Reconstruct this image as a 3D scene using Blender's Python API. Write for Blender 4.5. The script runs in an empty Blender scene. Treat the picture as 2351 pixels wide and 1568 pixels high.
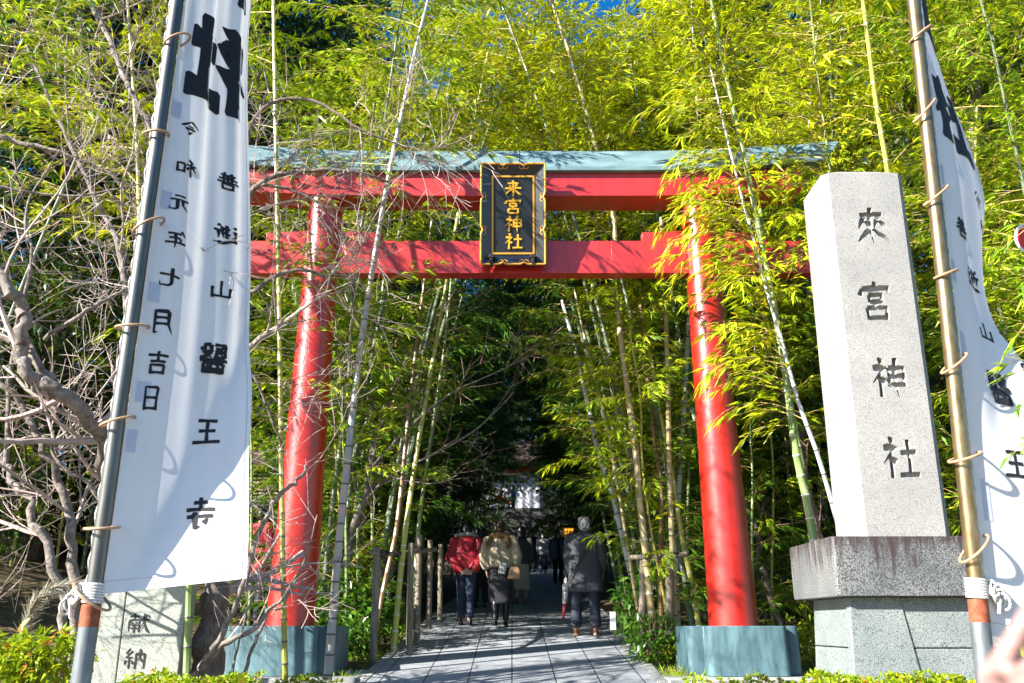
import bpy, math, random
import numpy as np
from mathutils import Vector, Matrix
R = math.radians
SC = bpy.context.scene
COL = SC.collection
# ------------------------------------------------------------------ camera, sky, sun, exposure
PITCH, FPX, CAMZ = R(17.67), 2050.0, 1.59
cd = bpy.data.cameras.new('camera'); cam = bpy.data.objects.new('camera', cd); COL.objects.link(cam)
cd.sensor_width = 36.0; cd.lens = 36.0 * FPX / 2351.0
cd.clip_start = 0.05; cd.clip_end = 2000
cd.dof.use_dof = True; cd.dof.focus_distance = 11.0; cd.dof.aperture_fstop = 4.5
cam.location = (0, 0, CAMZ); cam.rotation_euler = (math.pi / 2 + PITCH, 0, 0)
SC.camera = cam
SUN = Vector((0.41, 0.25, -0.29)).normalized()          # the way the light travels
W = bpy.data.worlds.new("World"); SC.world = W; W.use_nodes = True
_nt = W.node_tree; _bg = _nt.nodes['Background']
_sky = _nt.nodes.new('ShaderNodeTexSky'); _sky.sky_type = 'NISHITA'; _sky.sun_disc = False
_sky.sun_elevation = math.asin(-SUN.z); _sky.sun_rotation = math.atan2(-SUN.x, -SUN.y)
_sky.air_density = 1.0; _sky.dust_density = 0.6; _sky.ozone_density = 3.0
_hs = _nt.nodes.new('ShaderNodeHueSaturation'); _hs.inputs['Saturation'].default_value = 1.4      # a deep winter sky
_nt.links.new(_sky.outputs[0], _hs.inputs['Color']); _nt.links.new(_hs.outputs[0], _bg.inputs[0]); _bg.inputs[1].default_value = 0.075
sl = bpy.data.lights.new('sun', 'SUN'); sl.energy = 5.0; sl.angle = R(0.5); sl.color = (1, 0.95, 0.87)
so = bpy.data.objects.new('sun', sl); COL.objects.link(so)
so.rotation_euler = SUN.to_track_quat('-Z', 'Y').to_euler(); so.location = (-30, -20, 30)
SC.view_settings.view_transform = 'Standard'; SC.view_settings.look = 'None'
SC.view_settings.exposure = 1.72; SC.view_settings.gamma = 1.0
SC.cycles.max_bounces = 6; SC.cycles.diffuse_bounces = 1; SC.cycles.glossy_bounces = 2; SC.cycles.transmission_bounces = 3; SC.cycles.transparent_max_bounces = 4

# ------------------------------------------------------------------ geometry of the place
_cp, _sp = math.cos(PITCH), math.sin(PITCH)
def at(u, v, Y):
    """world point seen at (u,v) of a 2351 px wide view of the photograph, at distance Y"""
    x, y = (u - 1175.5) / FPX, (784.0 - v) / FPX
    dy, dz = _cp - y * _sp, _sp + y * _cp
    k = Y / dy
    return Vector((x * k, Y, CAMZ + dz * k))
def gz(Y):
    if Y < 15: return 0.107 * max(Y, -10)
    if Y < 42: return 1.605 + 0.091 * (Y - 15)
    return 4.062 + 0.05 * (Y - 42)
def pathx(Y): return -0.01 + 0.0223 * (Y - 9.75)

# ------------------------------------------------------------------ materials
def _n(nt, t, **k):
    n = nt.nodes.new(t)
    for a, b in k.items():
        if a.startswith('i_'): n.inputs[a[2:].replace('_', ' ')].default_value = b
        else: setattr(n, a, b)
    return n
def ramp(nt, stops):
    r = nt.nodes.new('ShaderNodeValToRGB'); e = r.color_ramp.elements
    while len(e) < len(stops): e.new(0.5)
    for k, (p, c) in enumerate(stops):
        e[k].position = p; e[k].color = (*c, 1) if len(c) == 3 else c
    return r
def sc3(c, k): return tuple(min(1, x * k) for x in c)
MATS = {}
def M(name, col, rough=0.6, var=0.18, scale=6.0, stretch=(1, 1, 1), bump=0.0, bscale=60.0, metal=0.0, spec=0.5,
      coat=0.0, coatr=0.1, trans=0.0, col2=None, emit=0.0, sheen=0.0):
    m = bpy.data.materials.new(name); m.use_nodes = True; nt = m.node_tree; p = nt.nodes['Principled BSDF']
    tc = nt.nodes.new('ShaderNodeTexCoord'); mp = nt.nodes.new('ShaderNodeMapping'); mp.inputs['Scale'].default_value = stretch
    nt.links.new(tc.outputs['Object'], mp.inputs[0])
    nz = _n(nt, 'ShaderNodeTexNoise'); nz.inputs['Scale'].default_value = scale; nz.inputs['Detail'].default_value = 6; nz.inputs['Roughness'].default_value = 0.65
    nt.links.new(mp.outputs[0], nz.inputs['Vector'])
    c2 = col2 or sc3(col, 1 + var)
    r = ramp(nt, [(0.3, sc3(col, 1 - var)), (0.7, c2)])
    nt.links.new(nz.outputs[0], r.inputs[0]); nt.links.new(r.outputs[0], p.inputs['Base Color'])
    p.inputs['Roughness'].default_value = rough; p.inputs['Metallic'].default_value = metal
    p.inputs['Specular IOR Level'].default_value = spec
    p.inputs['Coat Weight'].default_value = coat; p.inputs['Coat Roughness'].default_value = coatr
    if sheen: p.inputs['Sheen Weight'].default_value = sheen
    if bump:
        nb = _n(nt, 'ShaderNodeTexNoise'); nb.inputs['Scale'].default_value = bscale; nb.inputs['Detail'].default_value = 4
        nt.links.new(mp.outputs[0], nb.inputs['Vector'])
        b = _n(nt, 'ShaderNodeBump'); b.inputs['Strength'].default_value = bump; b.inputs['Distance'].default_value = 0.01
        nt.links.new(nb.outputs[0], b.inputs['Height']); nt.links.new(b.outputs[0], p.inputs['Normal'])
    if trans:
        t = _n(nt, 'ShaderNodeBsdfTranslucent'); mx = _n(nt, 'ShaderNodeMixShader'); mx.inputs[0].default_value = trans
        nt.links.new(r.outputs[0], t.inputs[0]); out = nt.nodes['Material Output']
        nt.links.new(p.outputs[0], mx.inputs[1]); nt.links.new(t.outputs[0], mx.inputs[2]); nt.links.new(mx.outputs[0], out.inputs[0])
    if emit:
        p.inputs['Emission Strength'].default_value = emit; nt.links.new(r.outputs[0], p.inputs['Emission Color'])
    MATS[name] = m
    return m
def leafmat(name, stops, trans=0.35, rough=0.38, tk=1.5):
    m = bpy.data.materials.new(name); m.use_nodes = True; nt = m.node_tree; p = nt.nodes['Principled BSDF']
    g = nt.nodes.new('ShaderNodeNewGeometry'); r = ramp(nt, stops)
    nt.links.new(g.outputs['Random Per Island'], r.inputs[0]); nt.links.new(r.outputs[0], p.inputs['Base Color'])
    p.inputs['Roughness'].default_value = rough; p.inputs['Specular IOR Level'].default_value = 0.45
    t = _n(nt, 'ShaderNodeBsdfTranslucent'); mx = _n(nt, 'ShaderNodeMixShader'); mx.inputs[0].default_value = trans
    br = _n(nt, 'ShaderNodeMix', data_type='RGBA', blend_type='MULTIPLY'); br.inputs[0].default_value = 1
    nt.links.new(r.outputs[0], br.inputs[6]); br.inputs[7].default_value = (tk * 1.1, tk, tk * 0.6, 1)
    nt.links.new(br.outputs[2], t.inputs[0])
    out = nt.nodes['Material Output']
    nt.links.new(p.outputs[0], mx.inputs[1]); nt.links.new(t.outputs[0], mx.inputs[2]); nt.links.new(mx.outputs[0], out.inputs[0])
    MATS[name] = m
    return m
def granite(name, lo, hi, speck, stain=0.0, stain_col=(0.05, 0.025, 0.025), sscale=170.0, amount=0.36):
    m = bpy.data.materials.new(name); m.use_nodes = True; nt = m.node_tree; p = nt.nodes['Principled BSDF']
    tc = nt.nodes.new('ShaderNodeTexCoord')
    big = _n(nt, 'ShaderNodeTexNoise'); big.inputs['Scale'].default_value = 2.2; big.inputs['Detail'].default_value = 5
    nt.links.new(tc.outputs['Object'], big.inputs['Vector'])
    r0 = ramp(nt, [(0.3, lo), (0.7, hi)]); nt.links.new(big.outputs[0], r0.inputs[0])
    sp = _n(nt, 'ShaderNodeTexNoise'); sp.inputs['Scale'].default_value = sscale; sp.inputs['Detail'].default_value = 2
    nt.links.new(tc.outputs['Object'], sp.inputs['Vector'])
    r1 = ramp(nt, [(amount, (1, 1, 1)), (amount + 0.06, (0, 0, 0))]); nt.links.new(sp.outputs[0], r1.inputs[0])
    m1 = _n(nt, 'ShaderNodeMix', data_type='RGBA'); nt.links.new(r1.outputs[0], m1.inputs[0])
    nt.links.new(r0.outputs[0], m1.inputs[6]); m1.inputs[7].default_value = (*speck, 1)
    last = m1.outputs[2]
    if stain:
        mp = _n(nt, 'ShaderNodeMapping'); mp.inputs['Scale'].default_value = (9, 9, 1.3)
        nt.links.new(tc.outputs['Object'], mp.inputs[0])
        s = _n(nt, 'ShaderNodeTexNoise'); s.inputs['Scale'].default_value = 1.6; s.inputs['Detail'].default_value = 8; s.inputs['Roughness'].default_value = 0.75
        nt.links.new(mp.outputs[0], s.inputs['Vector'])
        sx = _n(nt, 'ShaderNodeSeparateXYZ'); nt.links.new(tc.outputs['Generated'], sx.inputs[0])
        md = _n(nt, 'ShaderNodeMath', operation='MULTIPLY_ADD'); md.inputs[1].default_value = 0.28; 
        nt.links.new(sx.outputs[2], md.inputs[0]); nt.links.new(s.outputs[0], md.inputs[2])
        r2 = ramp(nt, [(1.08 - 0.5 * stain, (0, 0, 0)), (1.22 - 0.5 * stain if 1.22 - 0.5 * stain < 1 else 1.0, (1, 1, 1))]); nt.links.new(md.outputs[0], r2.inputs[0])
        m2 = _n(nt, 'ShaderNodeMix', data_type='RGBA'); nt.links.new(r2.outputs[0], m2.inputs[0])
        nt.links.new(last, m2.inputs[6]); m2.inputs[7].default_value = (*stain_col, 1); last = m2.outputs[2]
    nt.links.new(last, p.inputs['Base Color']); p.inputs['Roughness'].default_value = 0.62
    b = _n(nt, 'ShaderNodeBump'); b.inputs['Strength'].default_value = 0.25; b.inputs['Distance'].default_value = 0.004
    nt.links.new(sp.outputs[0], b.inputs['Height']); nt.links.new(b.outputs[0], p.inputs['Normal'])
    MATS[name] = m
    return m

# ------------------------------------------------------------------ mesh helpers
def frame_of(d):
    d = d.normalized(); a = Vector((0, 0, 1)) if abs(d.z) < 0.9 else Vector((1, 0, 0))
    s = d.cross(a).normalized(); return s, s.cross(d).normalized()
def woff(p):
    v = Vector((0, 0, 0))
    while p is not None: v += p.location; p = p.parent
    return tuple(v)
class MB:
    def __init__(self): self.v = []; self.f = []; self.m = []
    def add(self, vs, fs, mi=0):
        o = len(self.v); self.v += [tuple(x) for x in vs]
        for f in fs: self.f.append(tuple(i + o for i in f)); self.m.append(mi)
    def box(self, c, s, rz=0.0, mi=0, M4=None):
        hx, hy, hz = s[0] / 2, s[1] / 2, s[2] / 2; cs, sn = math.cos(rz), math.sin(rz); vs = []
        for z in (-hz, hz):
            for x, y in ((-hx, -hy), (hx, -hy), (hx, hy), (-hx, hy)):
                p = Vector((x * cs - y * sn, x * sn + y * cs, z))
                if M4: p = M4 @ p
                vs.append((p.x + c[0], p.y + c[1], p.z + c[2]))
        self.add(vs, [(3, 2, 1, 0), (4, 5, 6, 7), (0, 1, 5, 4), (1, 2, 6, 5), (2, 3, 7, 6), (3, 0, 4, 7)], mi)
    def loft(self, rings, cap=True, mi=0, closed=True):
        n = len(rings[0]); vs = [p for r in rings for p in r]; fs = []
        for k in range(len(rings) - 1):
            for j in range(n if closed else n - 1):
                a, b = k * n + j, k * n + (j + 1) % n
                fs.append((a, b, b + n, a + n))
        if cap:
            fs.append(tuple(range(n - 1, -1, -1))); fs.append(tuple((len(rings) - 1) * n + j for j in range(n)))
        self.add(vs, fs, mi)
    def tube(self, pts, rad, n=8, mi=0, cap=True, flat=1.0):
        pts = [Vector(p) for p in pts]
        if not hasattr(rad, '__len__'): rad = [rad] * len(pts)
        rings = []; s = None
        for i, p in enumerate(pts):
            d = (pts[min(i + 1, len(pts) - 1)] - pts[max(i - 1, 0)])
            if d.length < 1e-9: d = Vector((0, 0, 1))
            d.normalize()
            if s is None: s, t = frame_of(d)
            else:
                s = (s - d * s.dot(d))
                s = s.normalized() if s.length > 1e-6 else frame_of(d)[0]
                t = s.cross(d)
            rings.append([p + (s * math.cos(2 * math.pi * j / n) + t * math.sin(2 * math.pi * j / n) * flat) * rad[i] for j in range(n)])
        self.loft(rings, cap, mi)
    def ell(self, c, r, n=14, k=9, mi=0):
        rings = []
        for i in range(1, k):
            a = math.pi * i / k
            rings.append([(c[0] + r[0] * math.sin(a) * math.cos(2 * math.pi * j / n), c[1] + r[1] * math.sin(a) * math.sin(2 * math.pi * j / n), c[2] - r[2] * math.cos(a)) for j in range(n)])
        self.loft(rings, True, mi)
    def prism(self, poly, z0, z1, mi=0, top=1.0, ctr=(0, 0)):
        a = [(x, y, z0) for x, y in poly]
        b = [(ctr[0] + (x - ctr[0]) * top, ctr[1] + (y - ctr[1]) * top, z1) for x, y in poly]
        self.loft([a, b], True, mi)
    def mesh(self, name, off=(0, 0, 0)):
        me = bpy.data.meshes.new(name)
        if off != (0, 0, 0):
            a = np.array(self.v, dtype=np.float64) - np.array(off); me.from_pydata(a.tolist(), [], self.f)
        else: me.from_pydata(self.v, [], self.f)
        return me
    def build(self, name, mats, parent=None, smooth=True, bevel=0.0, angle=40, world=True):
        off = woff(parent) if world else (0, 0, 0)
        me = self.mesh(name, off)
        if not isinstance(mats, (list, tuple)): mats = [mats]
        for m in mats: me.materials.append(m)
        if len(mats) > 1: me.polygons.foreach_set('material_index', self.m)
        return link(name, me, parent, smooth, bevel, angle)
def link(name, me, parent=None, smooth=True, bevel=0.0, angle=40):
    me.validate(); me.update()
    if smooth:
        me.polygons.foreach_set('use_smooth', [True] * len(me.polygons))
        try: me.set_sharp_from_angle(angle=R(angle))
        except Exception: pass
    o = bpy.data.objects.new(name, me); COL.objects.link(o)
    if parent is not None: o.parent = parent
    if bevel:
        b = o.modifiers.new('bevel', 'BEVEL'); b.width = bevel; b.segments = 2; b.limit_method = 'ANGLE'
    return o
def thing(name, label, cat, loc=(0, 0, 0), group=None):
    o = bpy.data.objects.new(name, None); COL.objects.link(o); o.location = loc; o.empty_display_size = 0.2
    return tag(o, label, cat, group)
def tag(o, label=None, cat=None, group=None, kind=None):
    if label: o['label'] = label
    if cat: o['category'] = cat
    if group: o['group'] = group
    if kind: o['kind'] = kind
    return o
def dup(o, loc=None, rz=None, scale=None, rot=None, label=None, group=None, parent=None):
    c = o.copy(); COL.objects.link(c)
    if parent is not None: c.parent = parent
    else:
        if loc is not None: c.location = loc
        if rot is not None: c.rotation_euler = rot
        elif rz is not None: c.rotation_euler = (0, 0, rz)
        if scale is not None: c.scale = (scale,) * 3 if not hasattr(scale, '__len__') else scale
        if label: c['label'] = label
        if group: c['group'] = group
    for ch in o.children: dup(ch, parent=c)
    return c
def baked(mb, name, mods, off=(0, 0, 0)):
    me = mb.mesh(name, off) if isinstance(mb, MB) else mb
    o = bpy.data.objects.new(name, me); COL.objects.link(o)
    for t, kw in mods:
        md = o.modifiers.new(t, t)
        for k, v in kw.items(): setattr(md, k, v)
    dg = bpy.context.evaluated_depsgraph_get(); dg.update()
    ev = o.evaluated_get(dg); out = bpy.data.meshes.new_from_object(ev, depsgraph=dg)
    bpy.data.objects.remove(o); out.materials.clear(); out.name = name
    return out
def fuse(mb, name, mat, parent, voxel=0.01, it=3, off=None):
    """overlapping lofts and tubes become one continuous skin"""
    off = off if off is not None else (0, 0, 0)
    me = baked(mb, name, [('REMESH', dict(mode='VOXEL', voxel_size=voxel)), ('SMOOTH', dict(factor=0.5, iterations=it))], off)
    me.materials.append(mat)
    return link(name, me, parent, True, angle=180)
def smooth_path(pts, k=6):
    """Catmull-Rom through the points"""
    P = [Vector(p) for p in pts]; P = [P[0] * 2 - P[1]] + P + [P[-1] * 2 - P[-2]]; out = []
    for i in range(1, len(P) - 2):
        for j in range(k):
            t = j / k; a, b, c, d = P[i - 1], P[i], P[i + 1], P[i + 2]
            out.append(0.5 * ((2 * b) + (c - a) * t + (2 * a - 5 * b + 4 * c - d) * t * t + (3 * b - a - 3 * c + d) * t ** 3))
    out.append(P[-2]); return out

# ------------------------------------------------------------------ brush characters: strokes on a 100 grid, last letter = stroke kind
CH = {
 '山': "50,8 50,80 h;15,40 17,86 h;17,81 84,80 h;84,38 83,90 h",
 '王': "20,15 80,13 h;50,15 50,85 h;24,48 76,47 h;8,86 92,85 h",
 '寺': "30,18 70,17 h;50,2 50,40 h;10,41 90,37 h;15,60 88,58 h;66,45 66,92 52,86 p;30,66 42,80 d",
 '社': "28,4 37,16 d;12,28 44,26 8,64 p;28,46 28,96 h;32,50 44,62 d;54,40 96,38 h;75,10 75,88 h;47,89 99,88 h",
 '神': "28,4 37,16 d;12,28 44,26 8,64 p;28,46 28,96 h;32,50 44,62 d;53,28 53,72 h;53,28 93,27 92,72 h;53,48 91,47 h;54,68 91,67 h;73,4 73,99 p",
 '宮': "48,2 53,14 d;14,20 9,38 d;16,21 90,18 82,34 p;32,36 34,54 h;32,36 68,35 66,54 h;34,53 66,52 h;50,55 44,66 p;24,68 27,97 h;24,68 78,67 74,97 h;27,93 75,92 h",
 '來': "49,2 50,98 p;18,22 82,20 h;30,28 12,58 p;31,38 45,52 d;70,26 55,56 p;70,36 88,54 d;47,58 6,92 p;53,58 96,90 n",
 '来': "20,20 80,18 h;30,28 38,42 d;70,26 60,42 p;8,50 93,47 h;50,3 50,97 h;47,52 8,88 p;53,52 95,88 n",
 '善': "31,2 40,13 d;67,1 58,13 p;20,17 80,16 h;26,28 74,27 h;50,14 50,54 h;12,40 88,39 h;31,44 38,53 d;69,43 62,53 p;6,58 94,57 h;28,66 31,97 h;28,66 74,65 70,97 h;31,92 71,91 h",
 '逝': "36,25 59,23 h;48,6 48,66 38,62 p;35,52 61,42 h;84,8 66,16 p;66,15 64,48 57,68 p;66,36 96,34 h;81,35 81,74 p;12,8 22,19 d;8,36 22,34 13,52 23,66 8,82 h;8,83 30,80 60,92 98,90 n",
 '醫': "12,5 51,4 h;14,5 14,46 h;14,46 53,45 h;27,9 20,19 p;22,18 47,17 h;18,28 49,27 h;34,17 33,28 20,41 p;36,30 47,41 d;63,5 61,20 54,28 p;63,5 80,5 80,19 93,19 h;57,30 85,29 56,50 p;62,33 94,52 n;7,57 93,56 h;18,66 20,98 h;18,66 82,65 80,98 h;40,57 38,74 28,83 p;60,57 60,77 73,77 h;24,85 78,84 h;20,95 80,94 h",
 '令': "50,3 6,46 p;50,5 96,44 n;36,42 63,41 h;26,58 77,57 56,80 p;40,74 62,97 d",
 '和': "45,5 15,16 p;6,32 54,30 h;30,14 30,97 h;30,34 5,68 p;32,38 53,60 d;62,32 64,82 h;62,32 95,31 93,82 h;64,76 93,75 h",
 '元': "26,14 74,12 h;8,38 92,35 h;38,38 35,66 8,96 p;60,38 60,86 68,93 92,90 93,72 p",
 '年': "30,3 9,32 p;28,20 85,19 h;30,44 79,43 h;30,44 30,68 h;5,69 95,68 h;56,20 56,99 p",
 '七': "7,48 92,34 h;42,5 42,80 52,91 88,87 90,70 p",
 '月': "28,8 28,60 10,97 p;28,8 79,7 79,94 64,88 p;28,34 78,33 h;28,58 78,57 h",
 '吉': "12,22 88,20 h;50,3 50,45 h;22,46 78,45 h;26,60 29,97 h;26,60 76,59 73,97 h;29,91 73,90 h",
 '日': "26,6 28,97 h;26,6 77,5 75,97 h;27,48 75,47 h;28,90 75,89 h",
 '献': "6,20 51,19 h;28,4 28,34 h;8,36 8,95 p;8,36 53,35 53,93 h;18,44 23,54 d;41,44 36,54 p;16,60 45,59 h;14,75 47,74 h;30,60 30,95 h;57,36 99,34 h;76,5 74,50 53,96 p;76,48 100,96 n;86,9 95,22 d",
 '納': "27,3 9,26 27,29 h;39,15 9,46 41,45 h;25,45 25,96 h;12,58 5,82 p;36,56 45,75 d;54,28 54,97 h;54,28 95,27 95,94 86,90 p;74,5 72,44 57,74 p;74,42 91,68 n",
}
def ribbons(ch, w=9.0, seg=4, mirror=False):
    """every stroke as (left, right) points, in -0.5..0.5, y up"""
    out = []
    for st in CH[ch].split(';'):
        *ps, kind = st.split(' ')
        P = [np.array([float(a) for a in p.split(',')]) for p in ps]
        pts = []
        for a, b in zip(P[:-1], P[1:]):
            for j in range(seg): pts.append(a + (b - a) * j / seg)
        pts.append(P[-1])
        n = len(pts); L = []
        bow = 0.05 if len(P) == 2 else 0.0
        for i, p in enumerate(pts):
            u = i / (n - 1)
            d = pts[min(i + 1, n - 1)] - pts[max(i - 1, 0)]; d = d / (np.linalg.norm(d) + 1e-9)
            nn = np.array([-d[1], d[0]])
            if kind == 'h': ww = w * (1.12 - 0.34 * math.sin(math.pi * u)) * (0.75 if u == 0 else 1) * (0.8 if u == 1 else 1)
            elif kind == 'p': ww = w * (1.25 * (1 - u) ** 0.8 + 0.16) * (0.7 if u == 0 else 1)
            elif kind == 'n': ww = w * (0.5 + 1.0 * u) if u < 0.85 else w * 0.3
            else: ww = w * (0.45 + 1.05 * u) * (0.7 if u == 1 else 1)
            q = p + nn * bow * math.sin(math.pi * u) * np.linalg.norm(P[-1] - P[0]) * (1 if kind in 'pn' else -0.4)
            a, b = q + nn * ww / 2, q - nn * ww / 2
            f = -1 if mirror else 1
            L.append((((a[0] - 50) / 100 * f, (50 - a[1]) / 100), ((b[0] - 50) / 100 * f, (50 - b[1]) / 100)))
        out.append(L)
    return out
def write(mb, ch, fn, w=9.0, thick=0.0, mirror=False, lift=0.0004, cross=1, seg=5):
    """lay a character on a surface: fn(x, y, h) gives the point h above the surface"""
    for k, L in enumerate(ribbons(ch, w, seg if not thick else 4, mirror)):
        h = 0.0015 + k * lift; n = len(L)
        if not thick:
            vs = []
            for a, b in L:
                for c in range(cross + 1):
                    f = c / cross; vs.append(fn(a[0] + (b[0] - a[0]) * f, a[1] + (b[1] - a[1]) * f, h))
            q = cross + 1
            mb.add(vs, [(i * q + c, i * q + c + 1, (i + 1) * q + c + 1, (i + 1) * q + c) for i in range(n - 1) for c in range(cross)])
        else:
            rings = []
            for a, b in L: rings.append([fn(*a, -0.002), fn(*b, -0.002), fn(b[0] * .9 + a[0] * .1, b[1] * .9 + a[1] * .1, thick + h), fn(a[0] * .9 + b[0] * .1, a[1] * .9 + b[1] * .1, thick + h)])
            mb.loft(rings, True)

# ------------------------------------------------------------------ foliage helpers
class Leaves:
    def __init__(self): self.b = []; self.d = []; self.n = []; self.l = []; self.w = []
    def leaf(self, b, d, n, l, w): self.b.append(b); self.d.append(d); self.n.append(n); self.l.append(l); self.w.append(w)
    def mesh(self, name, droop=0.18, off=(0, 0, 0), wide=0.36):
        B = np.array(self.b, dtype=np.float64).reshape(-1, 3) - np.array(off); D = np.array(self.d, dtype=np.float64).reshape(-1, 3); N = np.array(self.n, dtype=np.float64).reshape(-1, 3)
        L = np.array(self.l)[:, None]; Wd = np.array(self.w)[:, None]
        D /= np.linalg.norm(D, axis=1, keepdims=True) + 1e-9
        S = np.cross(D, N); S /= np.linalg.norm(S, axis=1, keepdims=True) + 1e-9
        N = np.cross(S, D)
        up = np.array([[0, 0, 1.0]])
        n = len(B); V = np.empty((n, 5, 3))
        V[:, 0] = B; C = B + D * L * wide
        V[:, 1] = C + S * Wd / 2 + N * Wd * 0.22; V[:, 2] = C + N * L * 0.03; V[:, 3] = C - S * Wd / 2 + N * Wd * 0.22
        V[:, 4] = B + D * L - up * L * droop
        me = bpy.data.meshes.new(name); me.vertices.add(n * 5); me.vertices.foreach_set('co', V.ravel())
        base = (np.arange(n) * 5)[:, None]
        F = np.concatenate([base + np.array([[0, 2, 4, 1]]), base + np.array([[0, 3, 4, 2]])], axis=1).ravel()
        me.loops.add(n * 8); me.loops.foreach_set('vertex_index', F.astype(np.int32))
        me.polygons.add(n * 2); me.polygons.foreach_set('loop_start', (np.arange(n * 2) * 4).astype(np.int32))
        me.update(calc_edges=True)
        return me
    def build(self, name, mat, parent=None, droop=0.18, world=True, wide=0.36):
        off = woff(parent) if world else (0, 0, 0)
        me = self.mesh(name, droop, off, wide); me.materials.append(mat)
        o = bpy.data.objects.new(name, me); COL.objects.link(o)
        if parent is not None: o.parent = parent
        return o
def rv(rg, s=1.0): return Vector((rg.gauss(0, s), rg.gauss(0, s), rg.gauss(0, s)))
def spray(lv, tw, p, d, L, rg, ls=1.0, dens=1.0, twig_r=0.004, bare=0.15, fan=(4, 7), drop=0.5):
    """one bamboo branch: an arching stem, twigs along it, a fan of leaves on each twig"""
    n = 6; pts = [p.copy()]; q = p.copy(); dd = d.normalized(); rad = []
    for i in range(n):
        dd = (dd + Vector((0, 0, -drop * 0.28 * (i + 1) / n)) + rv(rg, 0.07)).normalized()
        q = q + dd * (L / n); pts.append(q.copy())
    tw.tube(pts, [twig_r * (1.3 - 1.0 * i / n) for i in range(n + 1)], 3, 0, False)
    m = max(2, int(L / 0.085 * dens))
    for k in range(m):
        t = bare + (1 - bare) * (k + rg.random()) / m
        f = min(t, 0.999) * n; i = int(f); a = pts[i].lerp(pts[i + 1], f - i); tan = (pts[i + 1] - pts[i]).normalized()
        s, u = frame_of(tan); side = s * (1 if k % 2 else -1)
        td = (tan * 0.75 + side * rg.uniform(0.25, 0.95) + u * rg.uniform(-0.5, 0.4) + Vector((0, 0, -0.15))).normalized()
        tl = rg.uniform(0.08, 0.3) * (1.1 - 0.5 * t) * (0.6 + 0.4 * ls)
        e = a + td * tl + Vector((0, 0, -0.12 * tl))
        if tl > 0.1: tw.tube([a, e], [twig_r * 0.5, twig_r * 0.35], 3, 0, False)
        for j in range(rg.randint(*fan)):
            ld = (td + tan * 0.35 + rv(rg, 0.28) + Vector((0, 0, -0.2))).normalized()
            b = e.lerp(a, rg.random() * 0.55)
            ll = rg.uniform(0.10, 0.185) * ls
            lv.leaf(b, ld, Vector((rg.gauss(-.4, .5), rg.gauss(-.35, .5), .8)), ll, ll * rg.uniform(0.12, 0.18))
def culm(mb, pts, r0, r1, rg, gap=0.27, n=8):
    """bamboo stem: internodes (material 0) and raised node rings (material 1)"""
    P = smooth_path(pts, 5); Ls = [0]
    for a, b in zip(P[:-1], P[1:]): Ls.append(Ls[-1] + (b - a).length)
    T = Ls[-1]; rings_p, rings_r, kinds = [], [], []
    def pos(s):
        for i in range(len(P) - 1):
            if Ls[i + 1] >= s: return P[i].lerp(P[i + 1], (s - Ls[i]) / max(1e-6, Ls[i + 1] - Ls[i]))
        return P[-1]
    s = 0.05; nodes = []
    pp, rr = [pos(0)], [r0]
    while s < T - 0.05:
        r = r0 + (r1 - r0) * s / T; nodes.append((pos(s), s / T))
        pp += [pos(s - 0.009), pos(s), pos(s + 0.009)]; rr += [r, r * 1.12, r]
        s += gap * rg.uniform(0.85, 1.15) * (0.75 + 0.5 * min(1, s / T * 2))
    pp.append(P[-1]); rr.append(r1)
    k0 = len(mb.f); mb.tube(pp, rr, n, 0, True)
    for i in range(len(pp) - 1):
        if i % 3 in (1, 2) and i > 0:
            for j in range(n):
                if (i % 3) in (1, 2): mb.m[k0 + i * n + j] = 1
    return P, T, pos, nodes

# ------------------------------------------------------------------ materials of the place
M('soil', (0.10, 0.065, 0.035), 0.9, 0.5, 9, bump=0.8, bscale=30, col2=(0.16, 0.12, 0.05))
M('red', (0.44, 0.013, 0.006), 0.34, 0.15, 1.5, coat=1.0, coatr=0.34, bump=0.05, bscale=5)
M('red_faded', (0.46, 0.022, 0.020), 0.42, 0.22, 2.2, stretch=(2.5, 2.5, .5), coat=0.55, coatr=0.3)
M('copper_green', (0.10, 0.18, 0.20), 0.5, 0.25, 2.5, stretch=(1, 1, 3), col2=(0.18, 0.28, 0.30), bump=0.05, bscale=20)
M('copper_base', (0.035, 0.085, 0.11), 0.45, 0.4, 3.0, stretch=(2.5, 2.5, 0.6), col2=(0.13, 0.24, 0.27), bump=0.1, bscale=14)
M('black_lacquer', (0.012, 0.014, 0.018), 0.3, 0.2, 6, coat=0.4, coatr=0.2)
M('panel_black', (0.008, 0.011, 0.016), 0.4, 0.3, 6)
M('gold', (0.80, 0.42, 0.03), 0.42, 0.15, 12, metal=0.25)
M('gold_line', (0.75, 0.36, 0.05), 0.4, 0.15, 12, metal=0.25)
M('iron', (0.035, 0.025, 0.025), 0.6, 0.3, 20, metal=0.5)
granite('stele_stone', (0.27, 0.268, 0.255), (0.37, 0.362, 0.34), (0.13, 0.13, 0.135), sscale=170, amount=0.38, stain=0.52, stain_col=(0.22, 0.20, 0.19))
granite('cap_stone', (0.12, 0.135, 0.14), (0.27, 0.28, 0.27), (0.05, 0.05, 0.055), stain=0.86, stain_col=(0.045, 0.03, 0.032), sscale=120, amount=0.46)
granite('base_stone', (0.19, 0.225, 0.225), (0.29, 0.32, 0.31), (0.08, 0.095, 0.10), stain=0.42, stain_col=(0.06, 0.06, 0.07), sscale=130, amount=0.42)
granite('dedication_stone', (0.30, 0.33, 0.30), (0.42, 0.43, 0.36), (0.13, 0.14, 0.13), sscale=110, amount=0.38)
granite('kerb_stone', (0.28, 0.29, 0.28), (0.42, 0.42, 0.40), (0.15, 0.15, 0.15), stain=0.3, sscale=120)
M('carving', (0.33, 0.33, 0.31), 0.75, 0.3, 40)
M('ink', (0.010, 0.011, 0.016), 0.75, 0.1, 10)
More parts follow.
